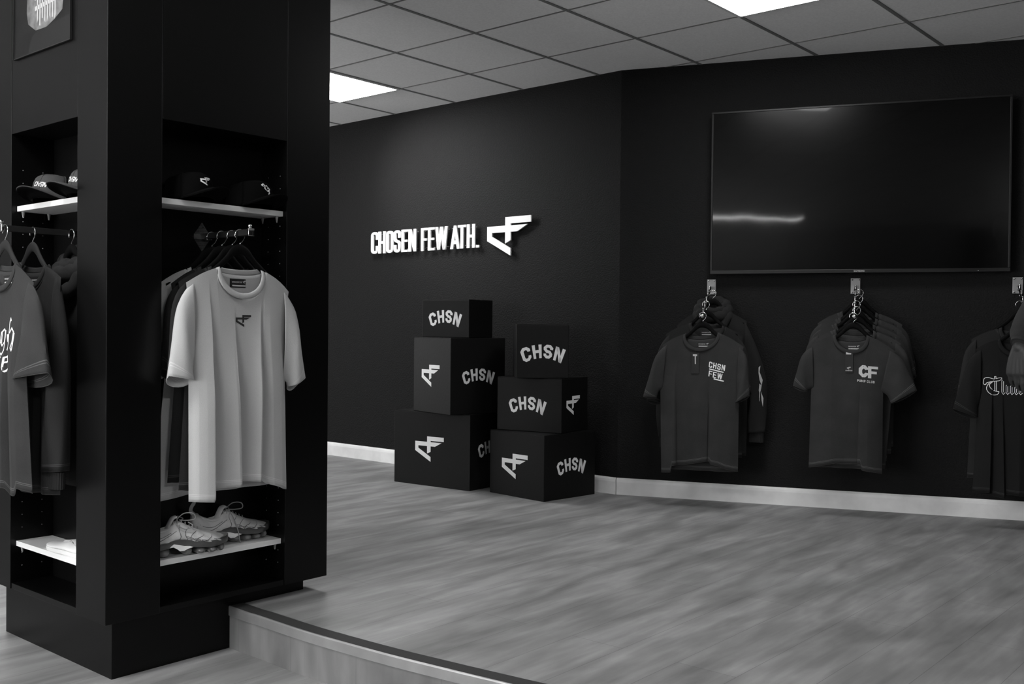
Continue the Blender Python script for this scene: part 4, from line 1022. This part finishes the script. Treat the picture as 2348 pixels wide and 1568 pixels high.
# ------------------------------------------------------------------ shoes
def sneaker(mw, label, group, style, mirror=1):
    """toe towards +x, heel at x=0, 0.285 m long"""
    t = thing('sneaker', label, 'shoe', mw, group)
    L_ = .285; NX, NP = 44, 28
    air = style == 'air'; zb0 = .030 if air else .016
    hw = [(0, .016), (.02, .030), (.08, .034), (.14, .037), (.19, .046), (.235, .047), (.265, .036), (.281, .018), (.285, .004)]
    topz = [(0, .108), (.012, .112), (.03, .102), (.06, .088), (.09, .092), (.115, .108), (.13, .105), (.16, .088), (.20, .070), (.24, .060), (.268, .050), (.281, .038), (.285, .028)] if air else \
           [(0, .078), (.03, .080), (.07, .062), (.10, .066), (.13, .078), (.16, .068), (.20, .054), (.25, .046), (.275, .036), (.285, .022)]
    botz = [(0, zb0 + .006), (.04, zb0), (.12, zb0 + (.014 if air else 0)), (.17, zb0 + .004), (.22, zb0), (.285, zb0 + .010)]
    bm = bmesh.new(); rings = []
    for i in range(NX + 1):
        x = L_ * (i / NX) ** .98; w_ = interp(hw, x); zt = interp(topz, x); zb = interp(botz, x); zt = max(zt, zb + .004); ring = []
        for k in range(NP):
            a = 2 * math.pi * k / NP; c, s = math.cos(a), math.sin(a)
            ex = .62; yy = abs(c) ** ex * (1 if c > 0 else -1); zz = abs(s) ** ex * (1 if s > 0 else -1)
            fz = (zz + 1) / 2; nar = 1 - .42 * sstep(fz, .25, 1) * (1 if x < .2 else .8) + .04 * math.sin(fz * 3)
            y = w_ * yy * nar; 
            if air: y *= 1 + .05 * math.sin(x * 150 + fz * 7) * (1 - abs(zz) ** 4)
            ring.append(bm.verts.new((x, y, lerp(zb, zt, fz))))
        rings.append(ring)
    op = (.016, .110) if air else (.014, .115)
    for i in range(NX):
        xm = L_ * ((i + .5) / NX)
        for k in range(NP):
            a = (2 * math.pi * (k + .5) / NP)
            if op[0] < xm < op[1] and math.sin(a) > .88: continue
            bm.faces.new((rings[i][k], rings[i + 1][k], rings[i + 1][(k + 1) % NP], rings[i][(k + 1) % NP]))
    bm.faces.new(rings[0]); bm.faces.new(rings[-1][::-1])
    bmesh.ops.recalc_face_normals(bm, faces=bm.faces[:])
    up = obj('upper', bm, M['shoe'] if air else M['shoe_white'], t, 70); solid(up, .0025)
    def S(x, f, side, off=.001):   # point on the side of the upper
        w_ = interp(hw, x); zt = interp(topz, x); zb = interp(botz, x); a = math.asin(max(-1, min(1, (abs(2 * f - 1) ** (1 / .62)) * (1 if f > .5 else -1))))
        yy = abs(math.cos(a)) ** .62; nar = 1 - .42 * sstep(f, .25, 1) * (1 if x < .2 else .8) + .04 * math.sin(f * 3); y = w_ * yy * nar
        if air: y *= 1 + .05 * math.sin(x * 150 + f * 7) * (1 - abs(2 * f - 1) ** 4)
        return Vector((x, side * (y + off), lerp(zb, zt, f)))
    ml = M['shoe_line'] if air else M['shoe_white']
    # collar roll round the ankle opening
    pts = []
    for k in range(28):
        a = 2 * math.pi * k / 28; x = .064 + .049 * math.cos(a); pts.append((x, .0195 * math.sin(a), interp(topz, x) - .002 - .010 * (abs(math.sin(a)) > .3) * .5))
    bm = bmesh.new(); tube(bm, pts, .0042, 8, closed=True); obj('ankle_collar', bm, M['shoe'] if air else M['shoe_white'], t, 70)
    bm = bmesh.new(); tube(bm, spline([(.085, 0, .075 if air else .05), (.105, 0, interp(topz, .11) + .010), (.118, 0, interp(topz, .118) + .014)], 4), [.016] * 9, 10, flat=.28); obj('tongue', bm, M['shoe'] if air else M['shoe_white'], t, 70)
    if air:
        # wavy side ribs
        ribs = bmesh.new()
        for side in (-1, 1):
            for k, x0 in enumerate((.115, .140, .163, .186, .208)):
                tube(ribs, [S(x0 + .018 * math.sin(f * 5 + k) * (1 - f) + .03 * (f - .5), f, side) for f in [j / 9 * .82 + .08 for j in range(10)]], .0011, 5)
            for x0, f0, r_ in ((.15, .36, .010), (.172, .34, .011), (.195, .36, .010)):
                tube(ribs, [S(x0 + r_ * math.cos(a), f0 + r_ * 4.6 * math.sin(a), side) for a in [j * 2 * math.pi / 12 for j in range(12)]], .0009, 5, closed=True)
            tube(ribs, [S(x, .30 + .35 * sstep(x, .02, .12), side) for x in [.02 + j * .01 for j in range(10)]], .0011, 5)
            tube(ribs, [S(x, .62 - .1 * math.sin(x * 40), side) for x in [.015 + j * .01 for j in range(9)]], .0010, 5)
            tube(ribs, [S(x, .55 - .2 * sstep(x, .22, .28), side) for x in [.225 + j * .007 for j in range(8)]], .0010, 5)
        obj('side_rib', ribs, ml, t, 70)
        bm = bmesh.new(); pts = [S(x, .10, -1, .003) for x in [.004 + .0275 * j for j in range(11)]]
        rows = []
        for i in range(40):
            x = .001 + .283 * i / 39; w_ = interp(hw, x) + .0035; zb = interp(botz, x); rows.append((x, w_, zb))
        vs = []
        for x, w_, zb in rows: vs.append([bm.verts.new((x, y, z)) for y, z in ((-w_ * .94, zb + .014), (-w_, zb + .006), (-w_ * .9, zb - .007), (w_ * .9, zb - .007), (w_, zb + .006), (w_ * .94, zb + .014))])
        for A, B in zip(vs, vs[1:]):
            for k in range(6): bm.faces.new((A[k], B[k], B[(k + 1) % 6], A[(k + 1) % 6]))
        bm.faces.new(vs[0]); bm.faces.new(vs[-1][::-1]); bmesh.ops.recalc_face_normals(bm, faces=bm.faces[:])
        obj('midsole', bm, M['shoe_dark'], t, 60)
        for x, lx, wy in ((.030, .026, .030), (.078, .020, .031), (.150, .017, .036), (.190, .019, .041), (.228, .017, .040), (.258, .013, .032)):
            bm = bmesh.new()
            z0 = interp(botz, x) - .006; sph(bm, (x, 0, z0 / 2 + .0005), 1, lx, wy, z0 / 2 + .001, 20, 12); 
            for v in bm.verts: v.co.z = max(v.co.z, .0006)
            obj('air_pod', bm, M['airunit'], t, 70)
        for side in (-1, 1):
            bm = bmesh.new(); pl2 = [(.088, .030), (.10, .040), (.118, .036), (.135, .030), (.150, .029), (.158, .026), (.142, .022), (.132, .017), (.118, .017), (.110, .024), (.098, .031)]
            a = [bm.verts.new((x, side * (interp(hw, x) + .0055), z + .004)) for x, z in pl2]; b = [bm.verts.new((x, side * (interp(hw, x) - .003), z + .004)) for x, z in pl2]; n = len(pl2)
            bm.faces.new(a); bm.faces.new(b)
            for i in range(n): bm.faces.new((a[i], a[(i + 1) % n], b[(i + 1) % n], b[i]))
            bmesh.ops.recalc_face_normals(bm, faces=bm.faces[:]); obj('arch_plate', bm, M['white_gloss'], t)
        # pull tab at the heel
        tubeobj('pull_tab', spline([(.010, 0, .106), (-.004, 0, .120), (.000, 0, .136), (.008, 0, .146), (.004, 0, .150)], 4), .0030, M['shoe'], t, 8, flat=2.2)
    else:
        bm = bmesh.new(); vs = []
        for i in range(40):
            x = -.002 + .290 * i / 39; w_ = interp(hw, min(max(x, .003), .284)) + .004; vs.append([bm.verts.new((x, y, z)) for y, z in ((-w_ * .96, .024), (-w_, .012), (-w_ * .96, 0.0004), (w_ * .96, .0004), (w_, .012), (w_ * .96, .024))])
        for A, B in zip(vs, vs[1:]):
            for k in range(6): bm.faces.new((A[k], B[k], B[(k + 1) % 6], A[(k + 1) % 6]))
        bm.faces.new(vs[0]); bm.faces.new(vs[-1][::-1]); bmesh.ops.recalc_face_normals(bm, faces=bm.faces[:])
        obj('midsole', bm, M['shoe_white'], t, 60)
    # laces: rows across the instep and a loose bow
    bm = bmesh.new(); lm = M['lace'] if air else M['shoe_white']
    for k in range(6):
        x = .122 + k * .0125; zt = interp(topz, x) + .0035; hwid = .019 - .001 * k
        tube(bm, spline([(x - .006, -hwid, zt - .012), (x - .002, -hwid * .5, zt), (x + .001, 0, zt + .002), (x + .004, hwid * .5, zt), (x + .008, hwid, zt - .012)], 4), .0021, 6)
    z = interp(topz, .12)
    if air:
        tube(bm, spline([(.120, -.002, z + .006), (.138, -.018, z + .026), (.165, -.026, z + .024), (.172, -.022, z + .006), (.150, -.012, z + .002), (.128, -.004, z + .004)], 5), .0018, 6)
        tube(bm, spline([(.122, .002, z + .006), (.130, .02, z + .012), (.150, .028, z + .002), (.140, .012, z + .001)], 5), .0018, 6)
        tube(bm, spline([(.120, -.004, z + .006), (.122, -.030, z - .002), (.130, -.045, z - .03), (.140, -.050, z - .065), (.146, -.050, .012), (.149, -.050, .003)] if mirror > 0 else
                         [(.120, -.004, z + .006), (.110, -.028, z - .002), (.135, -.036, z - .02), (.160, -.034, z - .012), (.150, -.020, z - .002)], 5), .0017, 6)
    obj('laces', bm, lm, t, 70)
    return t
SCL = Matrix.Scale(1.06, 4)
GS = 'pair of grey sneakers on the lower right shelf'
sneaker(M_CR @ T(.146, .074, .3605) @ RZ(R(-12.5)) @ SCL, 'grey bulky sneaker with dark bubble sole, nearer one with its heel hidden by the post', GS, 'air', -1)
sneaker(M_CR @ T(.366, .107, .3605) @ RZ(R(-2.5)) @ SCL, 'grey bulky sneaker with a lace hanging over the shelf, rear right one', GS, 'air', 1)
sneaker(M_CL @ T(-.205, .062, .3605) @ RZ(R(178)) @ Matrix.Diagonal((.98, 1.0, .52, 1)), 'flat white shoe on the lower shelf of the left niche', None, 'low', 1)

# ------------------------------------------------------------------ person at the right edge
def remesh(bm, voxel, smooth_it=3):
    me = bpy.data.meshes.new('tmp'); bm.to_mesh(me); bm.free(); o = bpy.data.objects.new('tmp', me); COL.objects.link(o)
    m = o.modifiers.new('r', 'REMESH'); m.mode = 'VOXEL'; m.voxel_size = voxel
    s = o.modifiers.new('s', 'SMOOTH'); s.iterations = smooth_it; s.factor = .5
    dg = bpy.context.evaluated_depsgraph_get(); me2 = bpy.data.meshes.new_from_object(o.evaluated_get(dg))
    bpy.data.objects.remove(o); bpy.data.meshes.remove(me)
    b = bmesh.new(); b.from_mesh(me2); bpy.data.meshes.remove(me2); return b
def limb(bm, pts, rad, n=16, flat=1.0, it=6):
    """tapered limb with round ends through the points"""
    P = [Vector((*p, r)) for p, r in zip(pts, rad)]
    out = []
    for i in range(len(P) - 1):
        p0 = P[max(i - 1, 0)]; p1 = P[i]; p2 = P[i + 1]; p3 = P[min(i + 2, len(P) - 1)]
        for k in range(it):
            t = k / it; out.append(.5 * ((2 * p1) + (p2 - p0) * t + (2 * p0 - 5 * p1 + 4 * p2 - p3) * t * t + (3 * p1 - p0 - 3 * p2 + p3) * t ** 3))
    out.append(P[-1]); tube(bm, [v.xyz for v in out], [v.w for v in out], n, flat=flat)
    sph(bm, P[0].xyz, P[0].w * .98, u=n, v=10); sph(bm, P[-1].xyz, P[-1].w * .98, u=n, v=10)
PO = Vector((2.19, 3.55, ZU))
per = thing('person', 'person in a dark sweatshirt at the right edge, arm hanging with a relaxed hand', 'person', T(*PO))
def L3(x, y, z): return (x - PO.x, y - PO.y, z - PO.z)
SH, EL, WR = L3(1.985, 3.56, 1.57), L3(1.895, 3.53, 1.30), L3(1.740, 3.45, 1.075)
SHl, ELl, WRl = L3(2.40, 3.54, 1.57), L3(2.50, 3.50, 1.29), L3(2.50, 3.38, 1.05)
bm = bmesh.new()
limb(bm, [L3(2.19, 3.55, 1.08), L3(2.19, 3.55, 1.30), L3(2.19, 3.55, 1.50), L3(2.19, 3.55, 1.60)], [.13, .125, .13, .06])
limb(bm, [L3(2.19, 3.55, 1.55), L3(2.185, 3.54, 1.70)], [.058, .055])
sph(bm, L3(2.18, 3.53, 1.815), 1, .074, .092, .108, 28, 20)
sph(bm, L3(2.165, 3.46, 1.765), 1, .045, .040, .050)
sph(bm, L3(2.160, 3.436, 1.80), 1, .012, .020, .022); sph(bm, L3(2.163, 3.428, 1.790), 1, .014, .014, .010)
sph(bm, L3(2.162, 3.435, 1.757), 1, .022, .012, .008)
for sx in (-1, 1):
    sph(bm, L3(2.165 + sx * .030, 3.452, 1.822), 1, .014, .010, .009); sph(bm, L3(2.18 + sx * .074, 3.54, 1.805), 1, .010, .020, .030)
for a, b_, c in ((SH, EL, WR), (SHl, ELl, WRl)):
    limb(bm, [a, b_, c], [.050, .038, .026])
for sx in (-1, 1):
    limb(bm, [L3(2.19 + sx * .09, 3.55, 1.05), L3(2.19 + sx * .10, 3.54, .64), L3(2.19 + sx * .105, 3.56, .22)], [.085, .058, .040])
def hand(bm, W, down, back, along, sgn=1):
    """W wrist, down = finger direction, back = back of the hand, along = index-to-little direction"""
    W = Vector(W); d, bk, al = down.normalized(), back.normalized(), along.normalized()
    for k in range(-2, 3):
        limb(bm, [W + al * k * .006, W + d * .045 + al * k * .0125 + bk * .004, W + d * .088 + al * k * .0165 + bk * .002], [.019, .0155, .0125], 12, it=3)
    F = [(-.0345, .044, .95), (-.0120, .049, .98), (.0110, .046, .95), (.0330, .036, .82)]
    for i, (o, l, s) in enumerate(F):
        b0 = W + d * .090 + al * o; cur = .45 + .20 * i
        a1 = (d * math.cos(cur * .5) - bk * math.sin(cur * .5)); a2 = d * math.cos(cur * 1.5) - bk * math.sin(cur * 1.5); a3 = d * math.cos(cur * 2.3) - bk * math.sin(cur * 2.3)
        p1 = b0 + a1 * l; p2 = p1 + a2 * l * .62; p3 = p2 + a3 * l * .48
        limb(bm, [b0 - d * .012, b0, p1, p2, p3], [.0105 * s, .0105 * s, .0092 * s, .0084 * s, .0070 * s], 12, it=3)
    t0 = W + d * .022 - al * .020 - bk * .006; t1 = t0 + d * .034 - al * .022 - bk * .014; t2 = t1 + d * .032 - al * .006 - bk * .012; t3 = t2 + d * .026 + al * .002 - bk * .008
    limb(bm, [t0, t1, t2, t3], [.017, .0135, .0110, .0085], 12, it=3)
hand(bm, WR, Vector((-.10, -.05, -1)), Vector((-.80, -.55, .1)), Vector((-.50, .85, 0)))
hand(bm, WRl, Vector((.05, -.1, -1)), Vector((.9, -.4, 0)), Vector((.3, .9, 0)))
obj('body', remesh(bm, .0036, 2), M['skin'], per, 180)
# sweatshirt
bm = bmesh.new()
limb(bm, [L3(2.19, 3.55, 1.00), L3(2.19, 3.55, 1.20), L3(2.19, 3.55, 1.42), L3(2.19, 3.55, 1.56), L3(2.19, 3.55, 1.625)], [.150, .155, .168, .135, .080], 28)
for a, b_, c in ((SH, EL, WR), (SHl, ELl, WRl)):
    A, B, C3 = Vector(a), Vector(b_), Vector(c); k = C3 + (B - C3) * .16; k2 = C3 + (B - C3) * .34
    limb(bm, [A, A.lerp(B, .5), B, k2, k], [.082, .074, .066, .064, .052], 20)
    ax = (B - C3).normalized()
    for j, tt in enumerate((.20, .30, .42, .6, .8)):
        q = C3.lerp(B, tt); sph(bm, q + Vector((-.012 * (-1) ** j, -.006, -.008)), 1, .058 + .004 * (j % 2), .056, .020, 20, 12, rot=ax.to_track_quat('Z', 'Y').to_matrix().to_4x4() @ Matrix.Rotation(.35 * (-1) ** j, 4, 'X'))
limb(bm, [L3(2.11, 3.60, 1.63), L3(2.19, 3.66, 1.60), L3(2.27, 3.60, 1.63)], [.035, .06, .035])
hdy = obj('sweatshirt', remesh(bm, .0075, 4), M['hoodie'], per, 180)
for c, b_ in ((WR, EL), (WRl, ELl)):
    C3, B = Vector(c), Vector(b_); bm = bmesh.new()
    tube(bm, [C3.lerp(B, t_) for t_ in (.03, .08, .14, .20)], [.040, .0415, .043, .047], 40); obj('ribbed_cuff', bm, M['hoodie'], per, 60)
bm = bmesh.new()
for sx in (-1, 1):
    limb(bm, [L3(2.19 + sx * .075, 3.55, 1.02), L3(2.19 + sx * .095, 3.54, .66), L3(2.19 + sx * .105, 3.56, .24)], [.118, .088, .070], 20)
obj('trousers', remesh(bm, .009, 3), M['denim'], per, 180)
bm = bmesh.new(); sph(bm, L3(2.185, 3.555, 1.850), 1, .084, .092, .086, 28, 18); sph(bm, L3(2.185, 3.60, 1.80), 1, .074, .058, .070)
obj('hair', bm, M['hair'], per, 180)
for sx in (-1, 1):
    bm = bmesh.new(); limb(bm, [L3(2.19 + sx * .108, 3.60, .195), L3(2.19 + sx * .112, 3.50, .190), L3(2.19 + sx * .115, 3.40, .183)], [.046, .044, .036], 18)
    for v in bm.verts: v.co.z = max(v.co.z, .0005)
    obj('shoe', bm, M['shoe_dark'], per, 60)
